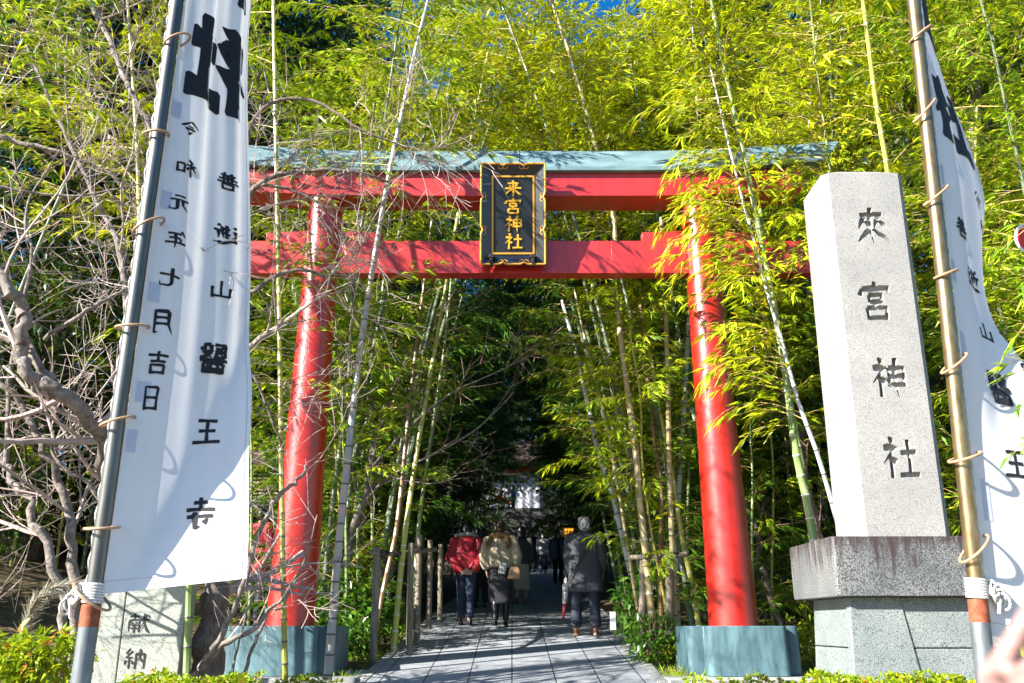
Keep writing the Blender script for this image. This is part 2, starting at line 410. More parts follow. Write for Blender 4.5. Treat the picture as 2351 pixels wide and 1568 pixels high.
M('paint_black', (0.012, 0.012, 0.012), 0.7, 0.1, 10)
M('cloth', (0.82, 0.83, 0.86), 0.85, 0.03, 3, trans=0.15, bump=0.15, bscale=260)
M('patch', (0.62, 0.66, 0.80), 0.85, 0.05, 5, trans=0.2)
M('steel', (0.15, 0.15, 0.14), 0.46, 0.3, 4, stretch=(6, 6, .7), metal=0.9)
M('steel_dull', (0.20, 0.225, 0.24), 0.48, 0.35, 6, stretch=(3, 3, .8), metal=0.6)
M('bronze', (0.30, 0.185, 0.07), 0.34, 0.35, 5, stretch=(5, 5, 1.2), metal=0.8, col2=(0.42, 0.31, 0.17))
M('rust', (0.32, 0.055, 0.02), 0.75, 0.5, 22, col2=(0.40, 0.12, 0.05))
M('rope', (0.72, 0.70, 0.66), 0.9, 0.1, 40, bump=0.5, bscale=120)
M('ring', (0.42, 0.26, 0.15), 0.5, 0.25, 10)
M('wood_old', (0.19, 0.15, 0.11), 0.85, 0.35, 5, stretch=(6, 6, 0.8), bump=0.4, bscale=30, col2=(0.33, 0.28, 0.20))
M('wood_brown', (0.16, 0.085, 0.04), 0.75, 0.35, 5, stretch=(1, 6, 6), col2=(0.30, 0.17, 0.08), bump=0.2, bscale=30)
M('wood_dark', (0.05, 0.030, 0.020), 0.8, 0.3, 6)
M('thatch', (0.34, 0.25, 0.12), 0.85, 0.4, 5, stretch=(3, 14, 14), col2=(0.48, 0.38, 0.20))
M('bark_grey', (0.15, 0.12, 0.10), 0.9, 0.5, 16, bump=1.2, bscale=26, col2=(0.33, 0.28, 0.245))
M('bark_dark', (0.13, 0.10, 0.08), 0.9, 0.45, 9, stretch=(3, 3, 1), bump=1.0, bscale=22, col2=(0.26, 0.21, 0.17))
M('twig', (0.33, 0.245, 0.22), 0.7, 0.25, 6, col2=(0.52, 0.42, 0.375))
M('twig_red', (0.26, 0.15, 0.13), 0.7, 0.25, 6, col2=(0.42, 0.28, 0.24))
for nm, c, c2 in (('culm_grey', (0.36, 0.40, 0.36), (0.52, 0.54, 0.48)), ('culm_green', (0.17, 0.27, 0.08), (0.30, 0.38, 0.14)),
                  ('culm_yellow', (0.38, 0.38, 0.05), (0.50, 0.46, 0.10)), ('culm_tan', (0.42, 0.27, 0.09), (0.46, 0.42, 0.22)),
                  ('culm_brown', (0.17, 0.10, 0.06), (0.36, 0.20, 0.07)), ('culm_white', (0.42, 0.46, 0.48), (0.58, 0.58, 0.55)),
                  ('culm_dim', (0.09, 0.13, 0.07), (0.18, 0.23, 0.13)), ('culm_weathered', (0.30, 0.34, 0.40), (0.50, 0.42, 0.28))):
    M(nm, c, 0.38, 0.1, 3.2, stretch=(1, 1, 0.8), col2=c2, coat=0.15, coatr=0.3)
M('node', (0.11, 0.10, 0.08), 0.6, 0.2, 8)
M('node_pale', (0.55, 0.56, 0.50), 0.6, 0.1, 8)
M('stem', (0.38, 0.26, 0.05), 0.6, 0.2, 8, col2=(0.46, 0.36, 0.10))
M('stem_green', (0.14, 0.16, 0.04), 0.6, 0.2, 8)
leafmat('leaf_gold', [(0, (0.15, 0.26, 0.006)), (0.25, (0.31, 0.42, 0.006)), (0.7, (0.50, 0.57, 0.008)), (0.95, (0.63, 0.62, 0.015)), (1, (0.62, 0.42, 0.03))], 0.22)
leafmat('leaf_lime', [(0, (0.08, 0.19, 0.006)), (0.35, (0.20, 0.34, 0.008)), (0.8, (0.38, 0.50, 0.012)), (1, (0.52, 0.54, 0.02))], 0.22)
leafmat('leaf_green', [(0, (0.025, 0.085, 0.006)), (0.5, (0.08, 0.20, 0.010)), (0.9, (0.18, 0.33, 0.014)), (1, (0.36, 0.40, 0.02))], 0.3)
leafmat('leaf_shaded', [(0, (0.010, 0.045, 0.005)), (0.5, (0.03, 0.10, 0.008)), (0.9, (0.09, 0.20, 0.012)), (1, (0.20, 0.28, 0.02))], 0.14)  # green bamboo leaf darkened: the tunnel's shade is put into the colour
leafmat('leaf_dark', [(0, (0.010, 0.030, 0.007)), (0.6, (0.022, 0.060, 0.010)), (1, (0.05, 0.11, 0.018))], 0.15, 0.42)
leafmat('leaf_shrub', [(0, (0.03, 0.10, 0.012)), (0.6, (0.07, 0.19, 0.018)), (1, (0.16, 0.29, 0.025))], 0.25, 0.28)
leafmat('leaf_bright', [(0, (0.14, 0.24, 0.008)), (0.6, (0.26, 0.38, 0.010)), (0.92, (0.42, 0.46, 0.02)), (1, (0.45, 0.12, 0.03))], 0.3, 0.3)
leafmat('leaf_litter', [(0, (0.14, 0.08, 0.03)), (0.6, (0.28, 0.18, 0.07)), (1, (0.35, 0.28, 0.12))], 0.05, 0.8)
leafmat('plume', [(0, (0.34, 0.33, 0.30)), (1, (0.52, 0.50, 0.46))], 0.4, 0.8, 1.0)

# ------------------------------------------------------------------ setting
def sheet(name, x0, x1, ys, zf, mat, xf=None, nx=2, kind='structure'):
    mb = MB(); vs = []; fs = []
    for Y in ys:
        for i in range(nx):
            x = x0 + (x1 - x0) * i / (nx - 1) + (xf(Y) if xf else 0); vs.append((x, Y, zf(x, Y)))
    for k in range(len(ys) - 1):
        for i in range(nx - 1):
            a = k * nx + i; fs.append((a, a + 1, a + 1 + nx, a + nx))
    mb.add(vs, fs); return tag(mb.build(name, mat), kind=kind)
def ground_z(x, Y):
    z = gz(Y) - 0.03
    side = max(0.0, abs(x - pathx(Y)) - 2.2)
    if Y > 11: z += min(0.16 * side, 2.5) * min(1, (Y - 11) / 3) * (0.9 + 0.2 * math.sin(x * 1.3 + Y))
    if Y > 45: z += 0.12 * (Y - 45)
    return z
sheet('ground', -90, 90, [-12, -4, 0, 4, 6, 7, 8, 9, 9.5, 10, 10.5, 11, 11.5, 12, 12.5, 13, 14, 15, 16, 18, 20, 23, 26, 30, 36, 42, 45, 50, 60, 80, 120, 180], ground_z, MATS['soil'], nx=91)
def slabmat(name, c1, c2, mortar, w, h, off=0.0, msize=0.008):
    m = bpy.data.materials.new(name); m.use_nodes = True; nt = m.node_tree; p = nt.nodes['Principled BSDF']
    tc = nt.nodes.new('ShaderNodeTexCoord'); br = nt.nodes.new('ShaderNodeTexBrick')
    br.offset = off; br.inputs['Scale'].default_value = 1; br.inputs['Brick Width'].default_value = w; br.inputs['Row Height'].default_value = h
    br.inputs['Mortar Size'].default_value = msize; br.inputs['Mortar Smooth'].default_value = 0.2
    br.inputs['Color1'].default_value = (*c1, 1); br.inputs['Color2'].default_value = (*c2, 1); br.inputs['Mortar'].default_value = (*mortar, 1)
    nt.links.new(tc.outputs['Object'], br.inputs['Vector'])
    nz = _n(nt, 'ShaderNodeTexNoise'); nz.inputs['Scale'].default_value = 60; nz.inputs['Detail'].default_value = 6
    nt.links.new(tc.outputs['Object'], nz.inputs['Vector'])
    nb = _n(nt, 'ShaderNodeTexNoise'); nb.inputs['Scale'].default_value = 1.7; nb.inputs['Detail'].default_value = 6
    nt.links.new(tc.outputs['Object'], nb.inputs['Vector'])
    r = ramp(nt, [(0.3, (0.72, 0.72, 0.72)), (0.7, (1.1, 1.1, 1.1))]); nt.links.new(nz.outputs[0], r.inputs[0])
    r2 = ramp(nt, [(0.3, (0.78, 0.78, 0.78)), (0.7, (1.0, 1.0, 1.0))]); nt.links.new(nb.outputs[0], r2.inputs[0])
    a = _n(nt, 'ShaderNodeMix', data_type='RGBA', blend_type='MULTIPLY'); a.inputs[0].default_value = 1
    b = _n(nt, 'ShaderNodeMix', data_type='RGBA', blend_type='MULTIPLY'); b.inputs[0].default_value = 1
    nt.links.new(br.outputs[0], a.inputs[6]); nt.links.new(r.outputs[0], a.inputs[7])
    nt.links.new(a.outputs[2], b.inputs[6]); nt.links.new(r2.outputs[0], b.inputs[7]); nt.links.new(b.outputs[2], p.inputs['Base Color'])
    p.inputs['Roughness'].default_value = 0.6
    bp = _n(nt, 'ShaderNodeBump'); bp.inputs['Strength'].default_value = 0.4; bp.inputs['Distance'].default_value = 0.006
    nt.links.new(br.outputs[1], bp.inputs['Height']); bp.invert = True; nt.links.new(bp.outputs[0], p.inputs['Normal'])
    MATS[name] = m; return m
slabmat('slabs', (0.35, 0.38, 0.415), (0.39, 0.415, 0.445), (0.07, 0.07, 0.075), 0.45, 1.35)
ys = [5, 8, 10, 12, 14, 15, 16, 18, 20, 24, 28, 32, 36, 40, 42]
pt = sheet('path', -1.475, 1.475, ys, lambda x, Y: gz(Y) + 0.012, MATS['slabs'], pathx, 9)
# a thin stone edging either side of the path
for sgn in (-1, 1):
    mb = MB()
    for a, b in zip(ys[:-1], ys[1:]):
        rr = []
        for Y in (a, b):
            x = pathx(Y) + sgn * 1.53; z = gz(Y)
            rr.append([(x - 0.05, Y, z - 0.08), (x + 0.05, Y, z - 0.08), (x + 0.05, Y, z + 0.02), (x - 0.05, Y, z + 0.02)])
        mb.loft(rr, False)
    tag(mb.build('path_edging', MATS['kerb_stone']), kind='structure')
# crazy paving west of the path, in front of the bed
rg = random.Random(5); mb = MB()
for i in range(9):
    for j in range(6):
        cx, cy = -3.4 + i * 0.225 + rg.uniform(-.03, .03), 9.55 + j * 0.17 + rg.uniform(-.02, .02)
        n = rg.randint(5, 7); a0 = rg.random() * 6
        poly = [(cx + 0.125 * math.cos(a0 + 2 * math.pi * k / n) * rg.uniform(.8, 1.1), cy + 0.10 * math.sin(a0 + 2 * math.pi * k / n) * rg.uniform(.8, 1.1)) for k in range(n)]
        z = gz(cy); mb.prism(poly, z - 0.03, z + 0.012 + rg.uniform(0, .008), top=0.96, ctr=(cx, cy))
tag(mb.build('paved_apron', MATS['kerb_stone'], bevel=0.004), kind='structure')
# stone kerbs that carry the gate's pedestals
for sgn in (-1, 1):
    mb = MB(); z = gz(10) + 0.0
    mb.box((sgn * 2.60, 10.32, z - 0.05), (2.05, 1.46, 0.14))
    tag(mb.build('kerb', MATS['kerb_stone'], bevel=0.02), kind='structure')

# ------------------------------------------------------------------ the red gate
GY = 10.4
GZ0 = gz(10) + 0.022
gate = thing('torii_gate', 'tall red torii gate with green copper cap over its top beam, spanning the path', 'torii gate', (0, GY, GZ0))
PX = 2.46
zP = CAMZ + 0.0                      # pedestal top is at eye height
for sg in (-1, 1):
    mb = MB(); pts = []; rad = []
    for k in range(13):
        t = k / 12; z = zP - 0.02 + t * (CAMZ + 5.19 - zP + 0.02)
        pts.append((sg * (PX - 0.075 * t), GY, z)); rad.append(0.272 - 0.062 * t - 0.012 * math.sin(math.pi * t) + (0.012 if t > 0.97 else 0))
    mb.tube(pts, rad, 48)
    pil = mb.build('pillar', MATS['red'], gate, angle=60)
    mb = MB(); h = 0.60; w = 0.43; c = 0.10                                  # cross-shaped footing with rounded lobes
    def arc(cx, cy, r, a0, a1, n=4): return [(cx + r * math.cos(a0 + (a1 - a0) * k / n), cy + r * math.sin(a0 + (a1 - a0) * k / n)) for k in range(n + 1)]
    q = math.pi / 2; poly = []
    for k in range(4):
        ca, sa = math.cos(k * q), math.sin(k * q)
        loc = arc(h - 0.07, -w + 0.07, 0.07, -q, 0) + arc(h - 0.07, w - 0.07, 0.07, 0, q) + [(w + 0.045, w), (w, w), (w, w + 0.045)]
        poly += [(x * ca - y * sa, x * sa + y * ca) for x, y in loc]
    poly = [(sg * PX + x, GY + y) for x, y in poly]
    mb.prism(poly, GZ0, zP, top=0.985, ctr=(sg * PX, GY))
    mb.build('pedestal', MATS['copper_base'], gate, bevel=0.006, angle=30)
mb = MB(); mb.box((0, GY, CAMZ + (4.175 + 4.61) / 2), (7.72, 0.19, 0.435))
for xs in (-1.25, 1.25): mb.box((xs, GY - .0955, CAMZ + 4.3925), (.006, .004, .43))
mb.build('tie_beam', MATS['red_faded'], gate, bevel=0.006)
for sg in (-1, 1):
    for s2 in (-1, 1):
        mb = MB(); xc = sg * (PX - 0.06)
        xi, xo = xc + s2 * 0.20, xc + s2 * (0.76 if s2 != sg else 0.70)
        mb.loft([[(xi, GY - .075, CAMZ + 4.613), (xi, GY + .075, CAMZ + 4.613), (xi, GY + .075, CAMZ + 4.755), (xi, GY - .075, CAMZ + 4.755)],
                 [(xo, GY - .075, CAMZ + 4.613), (xo, GY + .075, CAMZ + 4.613), (xo, GY + .075, CAMZ + 4.735), (xo, GY - .075, CAMZ + 4.735)]])
        mb.build('wedge', MATS['red_faded'], gate, bevel=0.004)
def lift(x): return 0.17 * max(0.0, (abs(x) - 1.6) / 2.7) ** 1.7
mb = MB(); rings = []
for k in range(33):
    x = -3.66 + 7.32 * k / 32; l = lift(x) * 0.75; z0, z1 = CAMZ + 5.175 + l, CAMZ + 5.497 + l
    e = 0.04 if k in (0, 32) else 0
    rings.append([(x - math.copysign(0, x), GY - .216, z0), (x, GY + .216, z0), (x + math.copysign(0.06, x) * (1 if e else 0), GY + .216, z1), (x + math.copysign(0.06, x) * (1 if e else 0), GY - .216, z1)])
mb.loft(rings); mb.build('top_beam', MATS['red_faded'], gate, bevel=0.006)
mb = MB(); rings = []
for k in range(41):
    x = -3.98 + 7.96 * k / 40; l = lift(x)
    prof = [(-.285, 5.500), (.285, 5.500), (.285, 5.555), (.262, 5.560), (.06, 5.90), (-.06, 5.90), (-.262, 5.560), (-.285, 5.555)]
    f = x / 3.98
    rings.append([(x + (0.30 * f * abs(f) ** 6) * (z - 5.5) / 0.4, GY + y, CAMZ + z + l * (1 + 0.12 * (z - 5.5))) for y, z in prof])
mb.loft(rings)
for xs in (0.09, -2.6, 2.6):
    l = lift(xs); mb.tube([(xs, GY - .288, CAMZ + 5.52 + l), (xs, GY - .266, CAMZ + 5.565 + l), (xs, GY - .064, CAMZ + 5.905 + l)], 0.006, 6)
mb.build('roof_cap', MATS['copper_green'], gate, bevel=0.004, angle=25)

# ------------------------------------------------------------------ the black and gold name board on the beams
PB, PT = Vector((0.013, 10.20, CAMZ + 4.235)), Vector((0.013, 9.95, CAMZ + 5.476))
PU = (PT - PB).normalized(); PN = Vector((1, 0, 0)).cross(PU).normalized()     # up the board, out towards the viewer
PH = (PT - PB).length; PWD = 0.79
def pl(x, y, h=0.0): return PB + Vector((x, 0, 0)) + PU * y + PN * h
board = thing('name_board', 'black lacquer board with gilt characters and gilt scrolled edge, hung on the gate beams', 'name board', tuple(PB))
def quadring(mb, x0, x1, y0, y1, h0, X0, X1, Y0, Y1, h1):
    a = [pl(x0, y0, h0), pl(x1, y0, h0), pl(x1, y1, h0), pl(x0, y1, h0)]; b = [pl(X0, Y0, h1), pl(X1, Y0, h1), pl(X1, Y1, h1), pl(X0, Y1, h1)]
    mb.add(a + b, [(i, (i + 1) % 4, (i + 1) % 4 + 4, i + 4) for i in range(4)])
hw = PWD / 2; ix = 0.265; iy0, iy1 = 0.135, PH - 0.135
mb = MB(); quadring(mb, -ix, ix, iy0, iy1, 0.006, -hw, hw, 0, PH, 0.075); quadring(mb, -hw, hw, 0, PH, 0.075, -hw, hw, 0, PH, -0.03)
mb.add([pl(-hw, 0, -.03), pl(hw, 0, -.03), pl(hw, PH, -.03), pl(-hw, PH, -.03)], [(3, 2, 1, 0)])
mb.build('frame', MATS['black_lacquer'], board, smooth=False)
mb = MB(); mb.add([pl(-ix, iy0, 0.006), pl(ix, iy0, 0.006), pl(ix, iy1, 0.006), pl(-ix, iy1, 0.006)], [(0, 1, 2, 3)]); mb.build('panel', MATS['panel_black'], board, smooth=False)
mb = MB(); tk = 0.021
for (x0, x1, y0, y1) in ((-ix, ix, iy0, iy0 + tk), (-ix, ix, iy1 - tk, iy1), (-ix, -ix + tk, iy0 + tk, iy1 - tk), (ix - tk, ix, iy0 + tk, iy1 - tk)):
    a = [pl(x0, y0, .0), pl(x1, y0, .0), pl(x1, y1, .0), pl(x0, y1, .0)]; b = [p + PN * 0.02 for p in a]; mb.loft([a, b])
mb.build('inner_border', MATS['gold_line'], board, smooth=False)
def edge(ax, ay, bx, by, nx, ny, cusps):
    L = math.hypot(bx - ax, by - ay); out = []
    n = 60
    for k in range(n + 1):
        s = k / n; d = min(abs(s - c) for c in cusps) * L
        off = 0.026 * max(0.0, 1 - (d / 0.055)) ** 1.6
        out.append(pl(ax + (bx - ax) * s + nx * off, ay + (by - ay) * s + ny * off, 0.078))
    return out
mb = MB()
for e in (edge(-hw, 0, hw, 0, 0, 1, (.34, .67)), edge(-hw, PH, hw, PH, 0, -1, (.34, .67)), edge(-hw, 0, -hw, PH, 1, 0, (.34, .67)), edge(hw, 0, hw, PH, -1, 0, (.34, .67))):
    mb.tube(e, 0.0125, 8)
mb.build('outer_trim', MATS['gold_line'], board)
def scroll(cx, cy, dx, dy):
    mb = MB()
    for s in (-1, 1):
        pts = []
        for k in range(11):
            a = -0.2 + 3.9 * k / 10; r = 0.027
            tx, ty = s * (0.027 - r * math.cos(a)), 0.002 + r * math.sin(a) * 1.0
            h = 0.072 - 0.069 * (abs(ty) + 0.03) / 0.13 + 0.004
            pts.append(pl(cx + (tx * abs(dy) + ty * dx), cy + (tx * abs(dx) + ty * dy), h))
        mb.tube(pts, 0.0045, 5)
    mb.build('frame_scroll', MATS['gold_line'], board)
for c in (.34, .67):
    scroll(-hw + PWD * c, 0.03, 0, 1); scroll(-hw + PWD * c, PH - 0.03, 0, -1); scroll(-hw + 0.03, PH * c, 1, 0); scroll(hw - 0.03, PH * c, -1, 0)
for k, ch in enumerate('来宮神社'):
    mb = MB(); cy = PH - 0.30 - k * 0.222; cx = 0.0
    write(mb, ch, lambda x, y, h: pl(cx + x * 0.235, cy + y * 0.215, 0.006 + h), 12.5, 0.012)
    mb.build('gilt_character', MATS['gold'], board, smooth=False)
for sx in (-0.265, 0.245):
    mb = MB(); 
    mb.loft([[pl(sx - .02, -.03, .0), pl(sx + .02, -.03, .0), pl(sx + .02, -.03, .1), pl(sx - .02, -.03, .1)], [pl(sx - .02, .08, .0), pl(sx + .02, .08, .0), pl(sx + .02, .08, .1), pl(sx - .02, .08, .1)]])
    mb.loft([[pl(sx - .045, .08, .0), pl(sx + .045, .08, .0), pl(sx + .045, .08, .105), pl(sx - .045, .08, .105)], [pl(sx - .025, .125, .0), pl(sx + .025, .125, .0), pl(sx + .025, .125, .1), pl(sx - .025, .125, .1)]])
    mb.build('bracket', MATS['iron'], board, bevel=0.006)

# ------------------------------------------------------------------ the inscribed stone pillar
SY = 7.5
stele = thing('stone_pillar', 'tall pale granite pillar with four carved characters on a stained stone base', 'stone monument', (3.26, SY + 0.35, gz(SY)))
zc0, zc1 = CAMZ + 0.221, CAMZ + 0.68
def ch_poly(x0, x1, y0, y1, c, cb=None):
    cb = c if cb is None else cb
    return [(x0 + c, y0), (x1 - c, y0), (x1, y0 + c), (x1, y1 - cb), (x1 - cb, y1), (x0 + cb, y1), (x0, y1 - cb), (x0, y0 + c)]
xl, xr = 2.875, 3.635
mb = MB(); N = 9; rings = []
for k in range(N + 1):
    t = k / N; z = zc1 + 0.002 + t * (CAMZ + 4.045 - zc1)
    rings.append([(x + 0.035 * t, y, z) for x, y in ch_poly(xl, xr, SY, SY + 0.62, 0.055)])
top = [(3.255 + 0.035 + (p[0] - 3.29) * 0.55, SY + .31 + (p[1] - SY - .31) * .55, CAMZ + 4.045 + 0.09) for p in rings[-1]]
rings.append(top); mb.loft(rings)
import bmesh
def outward(me):
    b_ = bmesh.new(); b_.from_mesh(me); bmesh.ops.recalc_face_normals(b_, faces=b_.faces); b_.to_mesh(me); b_.free(); return me
carve = MB()
for k, (ch, cv) in enumerate(zip('來宮神社', (518, 690, 866, 1050))):
    cu = (2002, 2011, 2039, 2065)[k]; c = at(cu, cv, SY); wd = 0.33; hg = 0.385
    for q, L in enumerate(ribbons(ch, 15, 3)):
        for (a0, b0), (a1, b1) in zip(L[:-1], L[1:]):           # every piece of a stroke is a closed wedge; the voxels below fuse them
            r0 = []
            for a, b in ((a0, b0), (a1, b1)):
                mx, my = (a[0] + b[0]) / 2, (a[1] + b[1]) / 2
                r0.append([(c.x + a[0] * wd, SY - .012, c.z + a[1] * hg), (c.x + b[0] * wd, SY - .012, c.z + b[1] * hg), (c.x + (mx + (b[0] - mx) * .62) * wd, SY + .05, c.z + (my + (b[1] - my) * .62) * hg), (c.x + (mx + (a[0] - mx) * .62) * wd, SY + .05, c.z + (my + (a[1] - my) * .62) * hg)])
            carve.loft(r0)
cm = baked(outward(carve.mesh('cut')), 'cut', [('REMESH', dict(mode='VOXEL', voxel_size=.0032)), ('SMOOTH', dict(factor=.5, iterations=2)), ('DECIMATE', dict(ratio=.35))])
cut = bpy.data.objects.new('cut', cm); COL.objects.link(cut)
shm = outward(mb.mesh('shaft')); plain = shm.copy()
for sv in ('EXACT', 'FAST'):
    try:
        new = baked(plain.copy(), 'shaft', [('BOOLEAN', dict(operation='DIFFERENCE', object=cut, solver=sv))])
        print('CARVE', sv, len(cm.polygons), len(new.polygons))
        if len(new.polygons) > 2000: shm = new; break
    except Exception as ex: print('CARVE', sv, ex)
bpy.data.objects.remove(cut)
for v in shm.vertices: v.co -= stele.location
shm.materials.append(MATS['stele_stone']); link('shaft', shm, stele, False)
mb = MB(); mb.loft([[(x, y, z) for x, y in ch_poly(2.535, 3.99, SY - .27, SY + .87, c)] for z, c in ((zc0, .035), (zc0 + .03, .02), (zc1 - .02, .02), (zc1, .03))])
for f in range(0): pass
mb.build('plinth_cap', MATS['cap_stone'], stele, bevel=0.006)
zb = gz(7) - 0.1
def frus(x0, x1, y0, y1, z0, z1, b): return [[(x0 - b, y0 - b, z0), (x1 + b, y0 - b, z0), (x1 + b, y1 + b, z0), (x0 - b, y1 + b, z0)], [(x0, y0, z1), (x1, y0, z1), (x1, y1, z1), (x0, y1, z1)]]
mb = MB(); bt = 0.08; zj = CAMZ - 0.165
def face_x(z): return bt * (zc0 - z) / (zc0 - zb)
for (a0, a1) in ((zj + .004, zc0 - 0.002), (zb, zj - .004)):
    f0, f1 = face_x(a0), face_x(a1)
    mb.loft([[(3.0, SY - .16 - f0, a0), (3.90 + f0, SY - .16 - f0, a0), (3.90 + f0, SY + .74, a0), (3.0, SY + .74, a0)],
             [(3.0, SY - .16 - f1, a1), (3.90 + f1, SY - .16 - f1, a1), (3.90 + f1, SY + .74, a1), (3.0, SY + .74, a1)]])
    mb.loft([[(2.68 - f0, SY - .10, a0), (2.92 - f0, SY - .10, a0), (2.92 - f0, SY + .76, a0), (2.68 - f0, SY + .76, a0)],
             [(2.68 - f1, SY - .10, a1), (2.92 - f1, SY - .10, a1), (2.92 - f1, SY + .76, a1), (2.68 - f1, SY + .76, a1)]])
f0, f1 = face_x(zb), 0
mb.loft([[(2.66 - f0, SY - .175 - f0, zb), (3.165 + .05, SY - .175 - f0, zb), (3.165 + .05, SY - .10, zb), (2.66 - f0, SY - .10, zb)],
         [(2.66, SY - .175, zc0 - .002), (3.06, SY - .175, zc0 - .002), (3.06, SY - .10, zc0 - .002), (2.66, SY - .10, zc0 - .002)]])
mb.box((3.3, SY + .31, (zb + zc0) / 2 - .01), (0.9, 0.8, zc0 - zb - .03))
mb.build('base', MATS['base_stone'], stele, bevel=0.008, smooth=False)

# ------------------------------------------------------------------ the small dedication stone
DY = 8.1
a, b = at(205, 1375, DY), at(425, 1338, DY)
ded = thing('dedication_stone', 'low grey granite slab with two carved characters below the left banner', 'stone monument', ((a.x + b.x) / 2, DY, gz(DY)))
zt = b.z; xj = at(283, 1400, DY).x; xj0 = at(266, 1560, DY).x
mb = MB(); z0 = gz(DY) - .05
mb.loft([[(a.x - .06, DY, z0), (xj0 - .004, DY, z0), (xj0 - .004, DY + .28, z0), (a.x - .06, DY + .28, z0)], [(a.x, DY + .02, zt - .03), (xj - .004, DY + .02, zt - .01), (xj - .004, DY + .28, zt - .01), (a.x, DY + .28, zt - .03)]])
mb.build('side_slab', MATS['dedication_stone'], ded, bevel=0.008, smooth=False)
mb = MB(); x1, x10 = at(425, 1400, DY).x, at(407, 1540, DY).x
mb.loft([[(xj0 + .004, DY, z0), (x10, DY, z0), (x10, DY + .26, z0), (xj0 + .004, DY + .26, z0)], [(xj + .004, DY + .02, zt), (x1, DY + .02, zt - .01), (x1, DY + .26, zt - .01), (xj + .004, DY + .26, zt)]])
mb.build('front_slab', MATS['dedication_stone'], ded, bevel=0.008, smooth=False)
for ch, cu, cv in (('献', 317, 1430), ('納', 308, 1512)):
    c = at(cu, cv, DY); mb = MB()
    def fn(x, y, h, c=c):
        z = c.z + y * 0.175; t = (z - z0) / (zt - z0)
        return (c.x + x * 0.185, DY + .02 * t - 0.002 - h, z)
    write(mb, ch, fn, 8.5); mb.build('carved_character', MATS['carving'] if False else MATS['paint_black'], ded, smooth=False)

# ------------------------------------------------------------------ flag poles and banners
FY = 5.6
def poleaxis(pts): return [at(u, v, FY) for u, v in pts]
def flagpole(label, bot, topp, vj, mat, ropeside):
    B, T = at(*bot, FY), at(*topp, FY); d = (T - B).normalized(); B2 = B - d * 0.75; J = B.lerp(T, 0)
    # joint
    lo, hi = 0.0, 1.0
    t = 0.1 if True else 0
    zj = at(bot[0], vj, FY).z; J = B + d * ((zj - B.z) / d.z); r = 0.047
    Z = min(gz(FY), B2.z); B2 = B + d * ((gz(FY) - .1 - B.z) / d.z)
    o = thing('flag_pole', label, 'flag pole', tuple(B + d * ((gz(FY) - B.z) / d.z)))
    mb = MB(); mb.tube([J, J.lerp(T, .5), T + d * 0.8], [r, r * 0.99, r * 0.98], 28); mb.build('shaft', MATS[mat], o, angle=60)
    mb = MB(); mb.tube([B2, J - d * .11], [r * 1.22, r * 1.2], 28); mb.build('base_sleeve', MATS['steel_dull'], o, angle=60)
    mb = MB(); mb.tube([J - d * .11, J + d * .02], [r * 1.215, r * 1.205], 28); mb.build('rust_band', MATS['rust'], o, angle=60)
    mb = MB(); s, u = frame_of(d)
    pts = []
    for k in range(14 * 7 + 1):
        a_ = 2 * math.pi * k / 14; pts.append(J + d * (0.025 + 0.017 * k / 14) + (s * math.cos(a_) + u * math.sin(a_)) * (r * 1.22))
    mb.tube(pts, 0.0085, 6)
    kn = J + d * 0.09 + Vector((ropeside * .085, -.02, 0)); rg = random.Random(3)
    for q in range(5):
        loop = [kn + Vector((ropeside * (.035 * math.sin(2 * math.pi * j / 12 + q) + .012 * q), .03 * math.cos(2 * math.pi * j / 12), .05 * math.cos(2 * math.pi * j / 12 + q * 1.1) - .02 * q)) for j in range(13)]
        mb.tube(loop, 0.008, 6)
    tails = [kn, kn + Vector((ropeside * .03, -.01, -.07)), kn + Vector((ropeside * .02, 0, -.15))]; mb.tube(tails, .012, 6)
    mb.build('rope', MATS['rope'], o)
    cpts = [J + d * (.1 + .02 * k) + (s * 0.0) + Vector((ropeside * 0.051, -.012 * math.sin(k * .9), 0)) for k in range(0, 220)]
    mb = MB(); mb.tube(cpts, 0.006, 5); mb.build('halyard', MATS['rope'], o)
    return o, B, T, d, J
poleL = flagpole('grey steel flag pole carrying the left white banner', (185, 1568), (407, 0), 1395, 'steel', -1)
poleR = flagpole('brassy yellowed flag pole carrying the right white banner', (2265, 1568), (2097, 0), 1385, 'bronze', 1)
def sm(a, b, x):
    t = max(0, min(1, (x - a) / (b - a))); return t * t * (3 - 2 * t)
